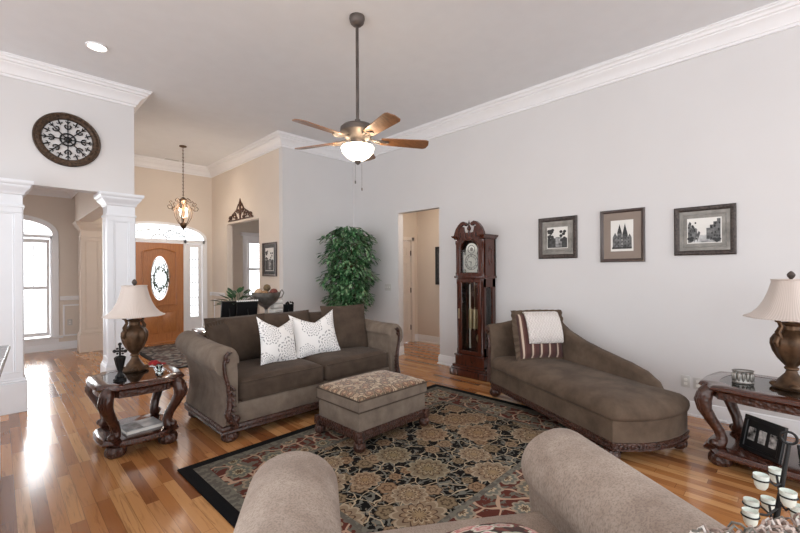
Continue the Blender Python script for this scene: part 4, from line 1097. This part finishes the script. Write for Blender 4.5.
FR2 = wood('espresso_frame', lin(40, 28, 24), lin(66, 48, 42), .35)
MT1 = plain('silver_mat', lin(140, 136, 130), .5, .2, var=.25, nscale=8); MT2 = plain('taupe_mat', lin(140, 126, 116), .8, var=.05)
wall_picture('leftmost of three wall pictures, small dark frame around a tree-lined scene', (W - .001, 2.115, 1.588), -pi / 2, .478, .505, .05, FR1, MT1, .255, .26, art_trees)
wall_picture('middle wall picture, dark wood frame with taupe mat and towered buildings', (W - .001, 1.395, 1.532), -pi / 2, .445, .575, .035, FR2, MT2, .225, .34, art_towers, False)
wall_picture('rightmost of three wall pictures, wide frame around a village street scene', (W - .001, .67, 1.585), -pi / 2, .485, .475, .045, FR1, MT1, .27, .245, art_street)
wall_picture('dark framed portrait print on the foyer wall above the sofa table', (X5 - .001, 6.565, 1.36), -pi / 2, .50, .59, .035, FR2, INK[0], .30, .40, art_trees, False)
wall_picture('narrow black framed picture glimpsed on the hall wall', (HX - .001, 4.88, 1.17), -pi / 2, .44, .74, .04, M['black'], INK[0], .25, .5, art_street, False)

# switch plates and outlets
def plate(name, label, cat, loc, rz, w, h, slots):
    t = thing(name, label, cat, loc, rz); bm = B(); box(bm, -w / 2, w / 2, -.006, 0, -h / 2, h / 2, .003, 2); part('plate', bm, M['plate'], t)
    for k in range(slots):
        x = (k - (slots - 1) / 2) * .045; bm = B()
        if cat == 'outlet':
            for z in (-.02, .02): box(bm, x - .014, x + .014, -.008, -.006, z - .012, z + .012, .002, 1)
            part('socket', bm, M['paper'], t)
        else: box(bm, x - .005, x + .005, -.014, -.006, -.008, .012, .001, 1); part('toggle', bm, M['paper'], t)
plate('wall_outlet', 'grey cable plate low on right wall, nearer the chaise', 'outlet', (W, .825, .33), -pi / 2, .075, .115, 1)
plate('wall_outlet', 'cream outlet low on the right wall, partly behind the end table', 'outlet', (W, .725, .325), -pi / 2, .075, .115, 1)
plate('light_switch', 'grey triple light switch plate left of the hall opening', 'light switch', (W, 5.15, 1.155), -pi / 2, .16, .115, 3)
plate('wall_outlet', 'small outlet in the dining wall right of the shuttered window', 'outlet', (.96, YD - .016, .5), 0, .075, .115, 1)

# ------------------------------------------------------------------ round iron wall medallion
md = thing('wall_medallion', 'round bronze openwork medallion high on left wall', 'wall decor', (.572, Y1 - .005, 2.965))
bm = B(); prof = [(.225, 0), (.235, -.022), (.255, -.03), (.28, -.024), (.295, -.03), (.305, -.015), (.305, 0)]
rings = [[(r * cos(2 * pi * i / 64), y, r * sin(2 * pi * i / 64)) for i in range(64)] for r, y in prof]; rings.append(rings[0]); loft(bm, rings, cap=False)
for k in range(48): an = 2 * pi * k / 48; ball(bm, (.268 * cos(an), -.026, .268 * sin(an)), .011, (1, .5, 1), 8, 6)
part('rim', bm, plain('antique_bronze', lin(74, 56, 42), .45, .5, var=.35, nscale=40, bump=.4), md)
bm = B(); ring(bm, (0, -.012, 0), .068, .009, 'y', 32, 8); ring(bm, (0, -.012, 0), .03, .006, 'y', 24, 6); ball(bm, (0, -.012, 0), .02, (1, .6, 1))
for k in range(8): an = 2 * pi * k / 8; tube(bm, [(.02 * cos(an), -.012, .02 * sin(an)), (.066 * cos(an), -.012, .066 * sin(an))], .006, 6)
part('hub', bm, M['iron'], md)
for k in range(16):
    an = 2 * pi * k / 16 + pi / 16 * 0; bm = B(); big = k % 2 == 0
    mt = Matrix.Rotation(-an, 4, 'Y')
    if big:
        tube(bm, [(.072, -.012, 0), (.23, -.012, 0)], .006, 6, mt)
        for s in (-1, 1):
            tube(bm, [(.115, -.012, 0), (.13, -.012, s * .02), (.15, -.012, s * .03), (.165, -.012, s * .022), (.158, -.012, s * .014)], [.006, .008, .008, .007, .005], 6, mt)
            tube(bm, [(.185, -.012, 0), (.2, -.012, s * .014), (.212, -.012, s * .022)], [.005, .006, .003], 6, mt)
        tube(bm, [(.125, -.012, 0), (.15, -.012, 0), (.18, -.012, 0)], [.006, .014, .004], 8, mt, .6)
    else:
        tube(bm, [(.165, -.012, 0), (.195, -.012, 0), (.232, -.012, 0)], [.004, .009, .006], 6, mt)
        for s in (-1, 1): tube(bm, [(.19, -.012, 0), (.185, -.012, s * .018), (.197, -.012, s * .028)], [.005, .006, .004], 6, mt)
    part('fleur_spoke', bm, M['iron'], md)
# iron scroll ornament above foyer opening
sc = thing('scroll_ornament', 'bronze scrollwork crest above the foyer side opening', 'wall decor', (X5 - .012, 7.76, 2.46), -pi / 2); sc.scale = (1.7, 1, 1.05)
bm = B()
tube(bm, [(-.33, 0, .01), (.33, 0, .01)], .012, 8)
for s in (-1, 1):
    for cx_, cz_, R_ in ((.26, .06, .045), (.15, .09, .06), (.06, .16, .045), (.1, .04, .03)):
        tube(bm, [(s * (cx_ + R_ * (1 - k / 26) * cos(k * .5)), -.004, cz_ + R_ * (1 - k / 26) * sin(k * .5)) for k in range(20)], .010, 6)
    tube(bm, [(s * .31, 0, .02), (s * .2, 0, .13), (s * .1, 0, .19), (s * .04, 0, .3)], .011, 6)
    tube(bm, [(s * .0, 0, .22), (s * .04, 0, .27), (s * .02, 0, .33)], .009, 6)
tube(bm, [(0, 0, 0), (0, 0, .2), (0, 0, .32), (0, 0, .4)], [.012, .016, .02, .004], 8); ball(bm, (0, 0, .12), .03, (1, .5, 1.6))
part('scrollwork', bm, plain('rust_bronze', lin(92, 62, 46), .5, .4, var=.3, nscale=30), sc)

# ------------------------------------------------------------------ ceiling fan
fn = thing('ceiling_fan', 'ceiling fan with five wooden blades and lit glass bowl', 'ceiling fan', (2.28, 2.807, CH))
def fz(z): return z - CH - .04
bm = B(); lathe(bm, [(0, 0), (.068, 0), (.07, -.02), (.06, -.055), (.04, -.075), (.02, -.08), (0, -.08)], seg=32); part('canopy', bm, M['darkbronze'], fn)
bm = B(); tube(bm, [(0, 0, -.09), (0, 0, fz(2.78))], .014, 12); lathe(bm, [(0, fz(2.84)), (.025, fz(2.84)), (.03, fz(2.80)), (.03, fz(2.76)), (0, fz(2.76))], seg=20); part('downrod', bm, M['darkbronze'], fn)
bm = B(); lathe(bm, [(0, fz(2.80)), (.06, fz(2.80)), (.13, fz(2.785)), (.152, fz(2.765)), (.155, fz(2.725)), (.14, fz(2.705)), (.1, fz(2.665)), (.07, fz(2.65)), (.07, fz(2.6)), (0, fz(2.6))], seg=40); part('motor', bm, M['darkbronze'], fn)
bz = fz(2.655)
for k in range(5):
    an = radians(-32 + 72 * k); mt = Matrix.Rotation(an, 4, 'Z')
    bm = B()
    for s in (-1, 1): tube(bm, [(.11, 0, bz + .02), (.16, s * .03, bz), (.21, s * .045, bz - .004), (.26, s * .03, bz - .004), (.28, 0, bz - .004)], .006, 6, mt)
    tube(bm, [(.1, 0, bz + .02), (.2, 0, bz - .002), (.27, 0, bz - .004)], [.01, .008, .006], 6, mt)
    br = part('blade_iron', bm, M['darkbronze'], fn)
    bm = B(); poly = [(.21, -.05), (.3, -.058), (.55, -.07), (.62, -.072), (.645, -.06), (.66, 0), (.645, .06), (.62, .072), (.55, .07), (.3, .058), (.21, .05)]
    prism(bm, poly, -.004, .004, 'xy', mt @ Matrix.Translation((0, 0, bz + .004)) @ Matrix.Rotation(radians(-13), 4, 'X')); part('blade', bm, M['bladew'], fn)
bm = B(); lathe(bm, [(.075, fz(2.62)), (.1, fz(2.61)), (.1, fz(2.60)), (.06, fz(2.595)), (0, fz(2.595))], seg=32); part('light_fitter', bm, M['darkbronze'], fn)
bm = B(); pr_ = [(.14, 2.60), (.147, 2.588), (.138, 2.55), (.105, 2.51), (.06, 2.482), (.02, 2.47), (0, 2.469)]
lathe(bm, [(r, fz(z)) for r, z in pr_], seg=40); part('glass_bowl', bm, M['bowl'], fn, ang=60)
bm = B(); lathe(bm, [(0, fz(2.475)), (.03, fz(2.47)), (.025, fz(2.455)), (.01, fz(2.44)), (0, fz(2.435))], seg=16); part('finial', bm, M['darkbronze'], fn)
for k, (x, y, zz) in enumerate(((-.02, .01, 2.30), (.03, -.02, 2.24))):
    bm = B(); tube(bm, [(x, y, fz(2.45)), (x, y, fz(zz))], .0015, 4); lathe(bm, [(0, fz(zz)), (.006, fz(zz - .01)), (.006, fz(zz - .03)), (0, fz(zz - .035))], (x, y), 8); part('pull_chain', bm, M['darkbronze'], fn)
for k in range(3):
    lamp_point('fan_bulb', (.20 * cos(k * 2.1), .20 * sin(k * 2.1), fz(2.585)), 3.5, (1, .76, .5), .03, parent=fn)

# ------------------------------------------------------------------ foyer chandelier
def fz(z): return z - CH - .03
cl = thing('foyer_chandelier', 'bronze cage chandelier with candle bulbs hanging in the foyer', 'chandelier', (2.372, 7.9, CH))
bm = B(); lathe(bm, [(0, 0), (.06, 0), (.06, -.015), (.02, -.03), (0, -.03)], seg=24); part('canopy', bm, M['bronze'], cl)
bm = B()
for k in range(28): ring(bm, (0, 0, -.05 - k * .031), .012, .0035, 'y' if k % 2 else 'x', 10, 5)
tube(bm, [(0, 0, -.03), (0, 0, fz(2.82))], .003, 6); part('chain', bm, M['bronze'], cl)
bm = B(); lathe(bm, [(0, fz(2.83)), (.02, fz(2.82)), (.05, fz(2.79)), (.075, fz(2.765)), (.05, fz(2.74)), (.02, fz(2.71)), (.012, fz(2.68)), (.012, fz(2.46)), (.03, fz(2.44)), (.012, fz(2.42)), (.012, fz(2.37)), (.045, fz(2.36)), (.055, fz(2.32)), (.035, fz(2.27)), (.012, fz(2.25)), (0, fz(2.2))], seg=24); part('stem', bm, M['bronze'], cl)
for k in range(6):
    an = 2 * pi * k / 6; mt = Matrix.Rotation(an, 4, 'Z'); bm = B()
    tube(bm, [(.03, 0, fz(2.75)), (.08, 0, fz(2.70)), (.13, 0, fz(2.63)), (.15, 0, fz(2.55)), (.14, 0, fz(2.47)), (.09, 0, fz(2.37)), (.04, 0, fz(2.31))], .006, 6, mt)
    tube(bm, [(.05, 0, fz(2.77)), (.10, 0, fz(2.80)), (.13, 0, fz(2.77)), (.12, 0, fz(2.735)), (.095, 0, fz(2.745))], .006, 6, mt)
    tube(bm, [(.14, 0, fz(2.64)), (.19, 0, fz(2.59)), (.24, 0, fz(2.60)), (.255, 0, fz(2.64)), (.23, 0, fz(2.665)), (.21, 0, fz(2.645))], .007, 6, mt)
    tube(bm, [(.165, 0, fz(2.60)), (.2, 0, fz(2.68)), (.225, 0, fz(2.72)), (.2, 0, fz(2.74)), (.18, 0, fz(2.715))], .006, 6, mt)
    part('scroll_arm', bm, M['bronze'], cl)
for k in range(4):
    an = 2 * pi * k / 4 + .4; x, y = .07 * cos(an), .07 * sin(an)
    bm = B(); tube(bm, [(0, 0, fz(2.46)), (x, y, fz(2.48))], .005, 6); lathe(bm, [(0, fz(2.48)), (.016, fz(2.48)), (.011, fz(2.5)), (.011, fz(2.56)), (0, fz(2.56))], (x, y), 12); cn = part('candle_sleeve', bm, M['white'], cl)
    bm = B(); lathe(bm, [(0, fz(2.56)), (.012, fz(2.575)), (.014, fz(2.59)), (.006, fz(2.62)), (0, fz(2.635))], (x, y), 12); part('bulb', bm, M['bulb'], cn)
lamp_point('chandelier_glow', (0, 0, fz(2.60)), 34, (1, .87, .74), .12, parent=cl)
# recessed light, vent
dl_ = thing('recessed_light', 'lit round recessed ceiling light at upper left', 'recessed light', (.713, 5.01, CH))
bm = B(); ring(bm, (0, 0, -.003), .085, .010, 'z', 32, 8); part('trim_ring', bm, M['trim'], dl_)
bm = B(); lathe(bm, [(0, -.001), (.078, -.001), (.07, -.008), (0, -.012)], seg=32); part('lens', bm, M['can'], dl_)
lamp_point('recessed_glow', (0, 0, -.05), 10, (1, .88, .74), .05, 'SPOT', radians(120), (0, 0, 0), parent=dl_)
vt = thing('ceiling_vent', 'small slotted vent on the foyer ceiling', 'vent', (2.496, 9.0, CH))
bm = B(); box(bm, -.15, .15, -.06, .06, -.008, 0, .003, 1); part('frame', bm, M['trim'], vt)
bm = B()
for k in range(7): box(bm, -.13, .13, -.045 + k * .014, -.039 + k * .014, -.011, -.008)
part('slats', bm, M['plate'], vt)
lf = thing('hall_added_light', 'added unseen ceiling light giving the hall its glow, above the opening', 'ceiling light', (5.5, 4.3, 2.75))  # unseen fixture added as the source of the hall's glow
bm = B(); lathe(bm, [(0, 0), (.15, 0), (.14, -.05), (.08, -.08), (0, -.09)], seg=24); part('glass_bowl', bm, M['bowl'], lf)
lamp_point('hall_glow', (0, 0, -.15), 15, (1, .82, .66), .1, parent=lf)

# ------------------------------------------------------------------ ficus tree in the corner
random.seed(11)
fc = thing('ficus_tree', 'tall leafy green ficus tree in the corner behind the sofa', 'tree', (4.27, 5.52, 0))
bm = B(); lathe(bm, [(0, 0), (.15, 0), (.2, .28), (.21, .3), (.19, .3), (.17, .26), (0, .26)], seg=28); part('pot', bm, M['terracotta'], fc)
bm = B()
for k in range(4):
    a0 = k * 1.6; tube(bm, [(.03 * cos(a0), .03 * sin(a0), .25), (.04 * cos(a0 + 1), .04 * sin(a0 + 1), .7), (.05 * cos(a0 + 2), .05 * sin(a0 + 2), 1.2), (.12 * cos(a0 + 2), .12 * sin(a0 + 2), 1.7), (.15 * cos(a0 + 2), .15 * sin(a0 + 2), 2.0)], [.018, .016, .014, .01, .005], 6)
for k in range(50):
    a0 = k * 2.4; z = .85 + 1.2 * k / 50; tube(bm, [(.04 * cos(a0), .04 * sin(a0), z - .1), (.25 * cos(a0), .25 * sin(a0), z + .05), (.4 * cos(a0), .4 * sin(a0), z)], [.006, .004, .002], 4)
part('trunk', bm, M['bark'], fc)
bm = B()
def leafmesh(bm, p, d, L, wd, up=Vector((0, 0, 1))):
    d = d.normalized(); s = d.cross(up)
    if s.length < .1: s = Vector((1, 0, 0))
    s.normalize(); n = s.cross(d).normalized()
    a = bm.verts.new(p); b1 = bm.verts.new(p + d * L * .35 + s * wd); b2 = bm.verts.new(p + d * L * .35 - s * wd); c1 = bm.verts.new(p + d * L * .7 + s * wd * .7 - n * L * .05); c2 = bm.verts.new(p + d * L * .7 - s * wd * .7 - n * L * .05); m1 = bm.verts.new(p + d * L * .35 - n * wd * .35); m2 = bm.verts.new(p + d * L * .7 - n * (wd * .3 + L * .05)); e = bm.verts.new(p + d * L - n * L * .14)
    for f in ((a, b1, m1), (a, m1, b2), (b1, c1, m2, m1), (m1, m2, c2, b2), (c1, e, m2), (m2, e, c2)): bm.faces.new(f)
for k in range(2300):
    z = random.uniform(.72, 2.16); f = (z - .72) / 1.48; an = an_ = random.uniform(0, 2 * pi)
    Rm = .41 * (1 - max(0, (f - .78) / .22) ** 2 * .75) * (.72 + .28 * min(1, f / .35)) * (1 + .2 * sin(z * 17 + 2 * an_))
    r_ = Rm * sqrt(random.uniform(.12, 1))
    d = Vector((cos(an + random.uniform(-.7, .7)), sin(an + random.uniform(-.7, .7)), random.uniform(-1.3, .1)))
    leafmesh(bm, Vector((r_ * cos(an), r_ * sin(an) * .95, z + .05)), d, random.uniform(.09, .14), random.uniform(.022, .032))
def ficus_leaf():
    t = NT('ficus_foliage'); v = t.voro(t.obj(), 26, 1)[1]
    t.set(Base_Color=t.ramp(t.sep(v)[0], [(0, lin(24, 52, 30)), (.35, lin(46, 92, 54)), (.7, lin(92, 140, 92)), (1, lin(150, 176, 140))]), Roughness=.35); return t.m
part('foliage', bm, ficus_leaf(), fc)

# ------------------------------------------------------------------ console table behind the sofa and what stands on it
cs = thing('console_table', 'dark console table behind the sofa back', 'console table', (2.38, 4.82, 0))
bm = B(); box(bm, -.78, .72, -.19, .24, .74, .78, .006, 2); box(bm, -.67, .67, -.15, .15, .64, .74); part('table_top', bm, M['cherryx'], cs)
for sx in (-1, 1):
    for sy in (-1, 1):
        bm = B(); tube(bm, [(sx * .64, sy * .13, .66), (sx * .65, sy * .135, .45), (sx * .63, sy * .12, .2), (sx * .65, sy * .14, 0)], [.03, .026, .018, .024], 10); part('leg', bm, M['cherry'], cs)
CZ = .78
bl = thing('footed_bowl', 'grey metal footed bowl heaped with decorative balls behind the sofa', 'bowl', (2.40, 4.80, CZ)); bl.scale = (1.18, 1.18, 1.32)
bm = B(); lathe(bm, [(0, 0), (.07, 0), (.07, .01), (.04, .025), (.018, .05), (.015, .14), (.03, .16), (.07, .185), (.12, .225), (.145, .27), (.15, .30), (.158, .305), (.145, .305), (.138, .275), (.11, .235), (.05, .2), (0, .195)], seg=36); part('bowl', bm, M['pewter'], bl)
for s in (-1, 1):
    bm = B(); tube(bm, [(s * .13, 0, .25), (s * .17, 0, .26), (s * .19, 0, .30), (s * .17, 0, .33), (s * .15, 0, .31)], .007, 6); h_ = part('handle', bm, M['pewter'], bl); h_.rotation_euler = (0, 0, -pi / 4)
q = Vector((S, -S, 0)); fwd = Vector((S, S, 0))
for (dx, dy, dz, r_, col, lab) in ((-.085, 0, .30, .052, lin(196, 164, 132), 'tan woven ball at left in the bowl'), (-.0, -.04, .285, .05, lin(150, 116, 82), 'brown ball at the front centre of the bowl'), (.085, .0, .30, .052, lin(112, 62, 54), 'dark red ball at right in the bowl'), (.0, .03, .345, .045, lin(110, 92, 66), 'olive brown ball topmost in the bowl'), (.045, .09, .29, .045, lin(140, 110, 90), 'pale brown ball tucked at the back of the bowl')):
    p = q * dx + fwd * dy; bm = B(); ball(bm, (0, 0, 0), r_, u=20, v=14)
    o = mesh_obj('decorative_ball', bm, plain('ball_skin', col, .8, var=.2, nscale=50, bump=.6, bscale=90), 80); o.location = (2.40 + p.x * 1.12, 4.80 + p.y * 1.12, CZ + dz * 1.33); tag(o, lab, 'ball', 'decorative balls in the footed bowl')
photo_frame('black picture frame seen from behind, left of its scalloped neighbour behind the sofa', (1.93, 4.84, CZ), radians(172), .17, .33, n=0)
t = photo_frame('wider black frame with a white scalloped edge seen from behind', (2.12, 4.76, CZ), radians(170), .24, .32, n=0)
bm = B()
for k in range(11): ball(bm, (-.115 + k * .023, .077, .318), .011, (1, .6, 1), 8, 6)
part('scalloped_edge', bm, M['white'], t)
t = thing('ruffled_box', 'white ruffled keepsake box right of the footed bowl', 'box', (2.585, 4.90, CZ), .2)
bm = B()
for k in range(5): rbox(bm, (0, 0, .03 + k * .06), (.16 - .004 * k, .12, .055), .02, 0, 6)
part('tier', bm, M['white'], t)
t = photo_frame('small dark ornate frame right of the white ruffled box', (2.68, 4.76, CZ), radians(160), .13, .25, n=0)
bm = B()
for k in range(9): ball(bm, (random.uniform(-.06, .06), .075, .25 + random.uniform(-.01, .02)), .012, (1, .6, 1), 8, 6)
part('ornate_crest', bm, M['iron'], t)
t = thing('glass_candle', 'small glass jar candle left of the bowl foot', 'candle', (2.33, 4.70, CZ))
bm = B(); lathe(bm, [(0, 0), (.04, 0), (.042, .14), (.038, .14), (.036, .01), (0, .01)], seg=24); part('jar', bm, glassmat('jar_glass', (.9, .88, .86), .2), t)
bm = B(); lathe(bm, [(0, .011), (.034, .011), (.034, .10), (0, .1)], seg=24); part('wax', bm, plain('tan_wax', lin(170, 140, 122), .6), t)
pp = thing('potted_plant', 'small broad-leaved potted plant behind the black frames', 'plant', (2.10, 5.0, CZ)); pp.scale = (1.1, 1.1, 1.15)
bm = B(); lathe(bm, [(0, 0), (.06, 0), (.08, .13), (.085, .14), (.07, .14), (0, .12)], seg=20); part('pot', bm, M['terracotta'], pp)
bm = B(); random.seed(4)
for k in range(34):
    an = k * 2.4; el = random.uniform(.15, 1.1); d = Vector((cos(an) * cos(el), sin(an) * cos(el), sin(el) * .9))
    st = Vector((0, 0, .12)); mid = st + d * random.uniform(.10, .2) + Vector((0, 0, .08)); tube(bm, [st, mid], .003, 4); leafmesh(bm, mid, d + Vector((0, 0, -.3)), .12, .028)
part('foliage', bm, M['leaf2'], pp)

# door wreath
wr = thing('door_wreath', 'grey green leafy wreath hanging on the front door glass', 'wreath', (DC, YF - .03, 1.32))
bm = B(); random.seed(9)
for k in range(260):
    an = random.uniform(0, 2 * pi); R_ = .13 + random.uniform(-.03, .03); zz = R_ * 1.75 * sin(an)
    p = Vector((R_ * cos(an), random.uniform(-.02, .015), zz)); leafmesh(bm, p, Vector((random.uniform(-1, 1), random.uniform(-.6, .1), random.uniform(-1, 1))), .06, .014)
tube(bm, [(.12 * cos(2 * pi * k / 24), 0, .12 * 1.75 * sin(2 * pi * k / 24)) for k in range(25)], .012, 6)
part('foliage', bm, plain('wreath_leaves', lin(120, 132, 116), .7, var=.4, nscale=30), wr)

# ------------------------------------------------------------------ foreground armchair (seen from behind); local -y faces away from the camera
ac = thing('armchair', 'large light taupe armchair in the foreground, seen from behind', 'armchair', (1.22, 1.01, 0), 0)
f_ = Vector((.56, .828)); r_v = Vector((.828, -.56))
ac.rotation_euler = (0, 0, atan2(-.56, .828))      # local +x = right (.828,-.56), local +y = facing (.56,.828)
AH = .55
for s in (-1, .91):
    bm = B(); rings = []
    def armring(y, k, top):
        pts_ = []; c = (s * AH, top - .145)
        for j in range(20):
            an = radians(-40) + j * radians(260) / 19
            pts_.append((c[0] + .158 * k * cos(an), y, c[1] + .145 * k * sin(an)))
        pts_.append((c[0] - .085 * k, y, .14)); pts_.append((c[0] + .085 * k, y, .14)); return pts_
    for y, k, top in ((.06, .45, .71), (.05, .7, .765), (.025, .88, .788), (-.02, 1, .80), (-.3, 1, .80), (-.55, 1.0, .80), (-.80, 1.0, .80)): rings.append(armring(y, k, top))
    loft(bm, rings); part('arm', bm, M['armchair'], ac, ang=70)
bm = B(); box(bm, -AH, AH * .93, -.80, -.07, .12, .32, .01, 2); part('seat_base', bm, M['armchair'], ac)
bm = B(); rbox(bm, (0, -.41, .41), (.88, .74, .18), .05, .03, 12); part('seat_cushion', bm, M['armchair'], ac, ang=60)
bm = B(); n = 24; poly = [(-AH - .02, .14)] + [(-AH - .02 + (2 * AH + .04) * k / n, .77 + .05 * sin(pi * k / n) ** 1.2) for k in range(n + 1)] + [(AH + .02, .14)]
prism(bm, poly, -.95, -.80, bev=.03); part('back', bm, M['armchair'], ac, ang=60)
for sx in (-1, 1):
    for y in (-.9, -.08): bunfoot('foot', sx * (AH - .02), y, ac, .05, .12, 0.016 if y > -.5 else 0)
def tapestry_dark():
    t = NT('dark_floral_needlepoint'); o = t.obj(); x, y, z = t.sep(o); p = t.comb(x, t.math('SUBTRACT', z, y), 0.0)
    f = t.mix(t.math('GREATER_THAN', t.noise(p, 18, 2, .5, 1), .52), lin(64, 44, 42), lin(110, 60, 52))
    m, c = flowers(t, p, 11, .8, 5, .045, [(0, lin(210, 180, 170)), (.3, lin(190, 130, 130)), (.6, lin(214, 206, 196)), (.85, lin(110, 130, 100))])
    t.set(Base_Color=t.mix(m, f, c), Roughness=.9); return t.m
fp = thing('needlepoint_pillow', 'dark floral needlepoint pillow lying on the foreground armchair seat', 'pillow', (0, 0, 0), 0)
lp = Vector((1.22, 1.01)) + r_v * .05 + f_ * (-.27)
fp.location = (lp.x, lp.y, .575); fp.rotation_euler = (0, 0, atan2(-.56, .828))
mt = Matrix.Rotation(radians(74), 4, 'X')
bm = B(); pillow(bm, .34, .37, .14, .02, mt=mt); part('pillow_body', bm, tapestry_dark(), fp, ang=70)
bm = B(); n = 16
for s in (-1,):
    pts_ = [(.168 * u, .0, .006) for u in [(-1 + 2 * k / n) for k in range(n + 1)]]
    pts_ = [tuple(mt @ Vector(p)) for p in pts_]; tube(bm, pts_, .010, 8)
part('welt', bm, M['armchair'], fp, 'cream welt along the front edge')
# chunky fringed throw over the armchair back's right side
th = thing('fringed_throw', 'shaggy pink and grey fringed throw over the armchair back at lower right', 'throw', (1.22, 1.01, 0), atan2(-.56, .828))
bm = B(); rings = []
for i in range(13):
    x = .12 + .50 * i / 12; top = .862 - .02 * abs(i - 5) / 6 + .006 * sin(i * 2)
    rings.append([(x, -.79, .60), (x, -.785, top - .05), (x, -.80, top), (x, -.875, top + .02), (x, -.95, top), (x, -.965, top - .05), (x, -.962, .55), (x, -.952, .55), (x, -.952, .80), (x, -.79 - .06, .80), (x, -.80, .60)])
loft(bm, rings)
bl_ = part('blanket', bm, plain('throw_weave', lin(168, 152, 146), .95, var=.3, nscale=60, bump=.6), th)
random.seed(21); cols = [lin(206, 188, 178), lin(164, 144, 134), lin(222, 214, 208), lin(132, 128, 120)]
for ci, cc in enumerate(cols):
    bm = B()
    for k in range(230):
        x = random.uniform(.17, .62); y = random.uniform(-.95, -.80); z = .865 + random.uniform(-.005, .02)
        an = random.uniform(0, 2 * pi); L = random.uniform(.02, .045)
        p0 = Vector((x, y, z)); d = Vector((cos(an), sin(an), 0)) * L
        tube(bm, [p0, p0 + d * .4 + Vector((0, 0, random.uniform(.005, .02))), p0 + d * .8 + Vector((0, 0, .004)), p0 + d + Vector((0, 0, -.012))], [.002, .003, .0026, .0016], 6)
    f_o = part('fringe', bm, plain('yarn_%d' % ci, cc, .95, var=.2, nscale=90, bump=.4), th); f_o['kind'] = 'stuff'

# ------------------------------------------------------------------ iron votive stand
vs_t = thing('votive_stand', 'black iron stand of frosted votive cups at lower right', 'candle stand', (2.21, .05, 0))
def cp(px, py, Z):
    X = (px - 400) / 402; return Vector((Z * (1 + X) * S - 2.21, Z * (1 - X) * S - .05, 1.45 - (py - 270.5) / 402 * Z))
pole_top, pole_low = cp(788, 447, 1.62), cp(775, 520, 1.60)
dirp = (pole_low - pole_top)
bm = B(); foot_pt = pole_top + dirp * (pole_top.z / -dirp.z)
tube(bm, [pole_top, pole_low, foot_pt], [.007, .010, .014], 10); part('pole', bm, M['iron'], vs_t)
bm = B(); ring(bm, pole_top + Vector((0, 0, .028)), .024, .005, 'x', 24, 8, mt=None); part('ring_handle', bm, M['iron'], vs_t)
for k in range(3):
    an = k * 2.1 + .4; bm = B(); tube(bm, [foot_pt + Vector((0, 0, .12)), foot_pt + Vector((.1 * cos(an), .1 * sin(an), .08)), foot_pt + Vector((.17 * cos(an), .17 * sin(an), .012))], [.01, .01, .012], 8); part('leg', bm, M['iron'], vs_t)
for (px, py, Z, lab) in ((760, 481, 1.60, 'left one of the two uppermost frosted votive cups on the iron stand'), (775, 475, 1.74, 'topmost frosted votive cup, beside the iron pole'), (787, 498, 1.50, 'frosted votive cup right in front of the iron pole'), (750, 506, 1.62, 'frosted votive cup at far left of the middle tier'),
        (767, 504, 1.74, 'frosted votive cup just left of the iron pole, middle tier'), (797, 513, 1.52, 'frosted votive cup at the right photo edge'), (749, 517, 1.52, 'lowest frosted votive cup, directly above the fringed throw')):
    c = cp(px, py, Z); u = (c.z - pole_top.z) / dirp.z; pp_ = pole_top + dirp * u
    bm = B(); ring(bm, c, .0265, .003, 'z', 20, 6); v = (c - pp_); v.z = 0; e = c - v.normalized() * .0265
    tube(bm, [pp_ + Vector((0, 0, -.02)), pp_.lerp(e, .5) + Vector((0, 0, -.03)), e], .0045, 6); arm_ = part('cup_arm', bm, M['iron'], vs_t)
    vc = thing('votive_cup', 'x', 'votive cup', Vector((2.21, .05, 0)) + c)
    vc['label'] = lab; vc['group'] = 'frosted votive cups in the iron stand'
    bm = B(); lathe(bm, [(0, -.038), (.014, -.038), (.021, -.026), (.0245, .0), (.0255, .018), (.0235, .018), (.0225, .0), (.018, -.022), (0, -.028)], seg=24); part('cup', bm, M['frost'], vc)
    bm = B(); lathe(bm, [(0, -.026), (.017, -.021), (.0215, .004), (0, .006)], seg=18); part('wax', bm, M['white'], vc)
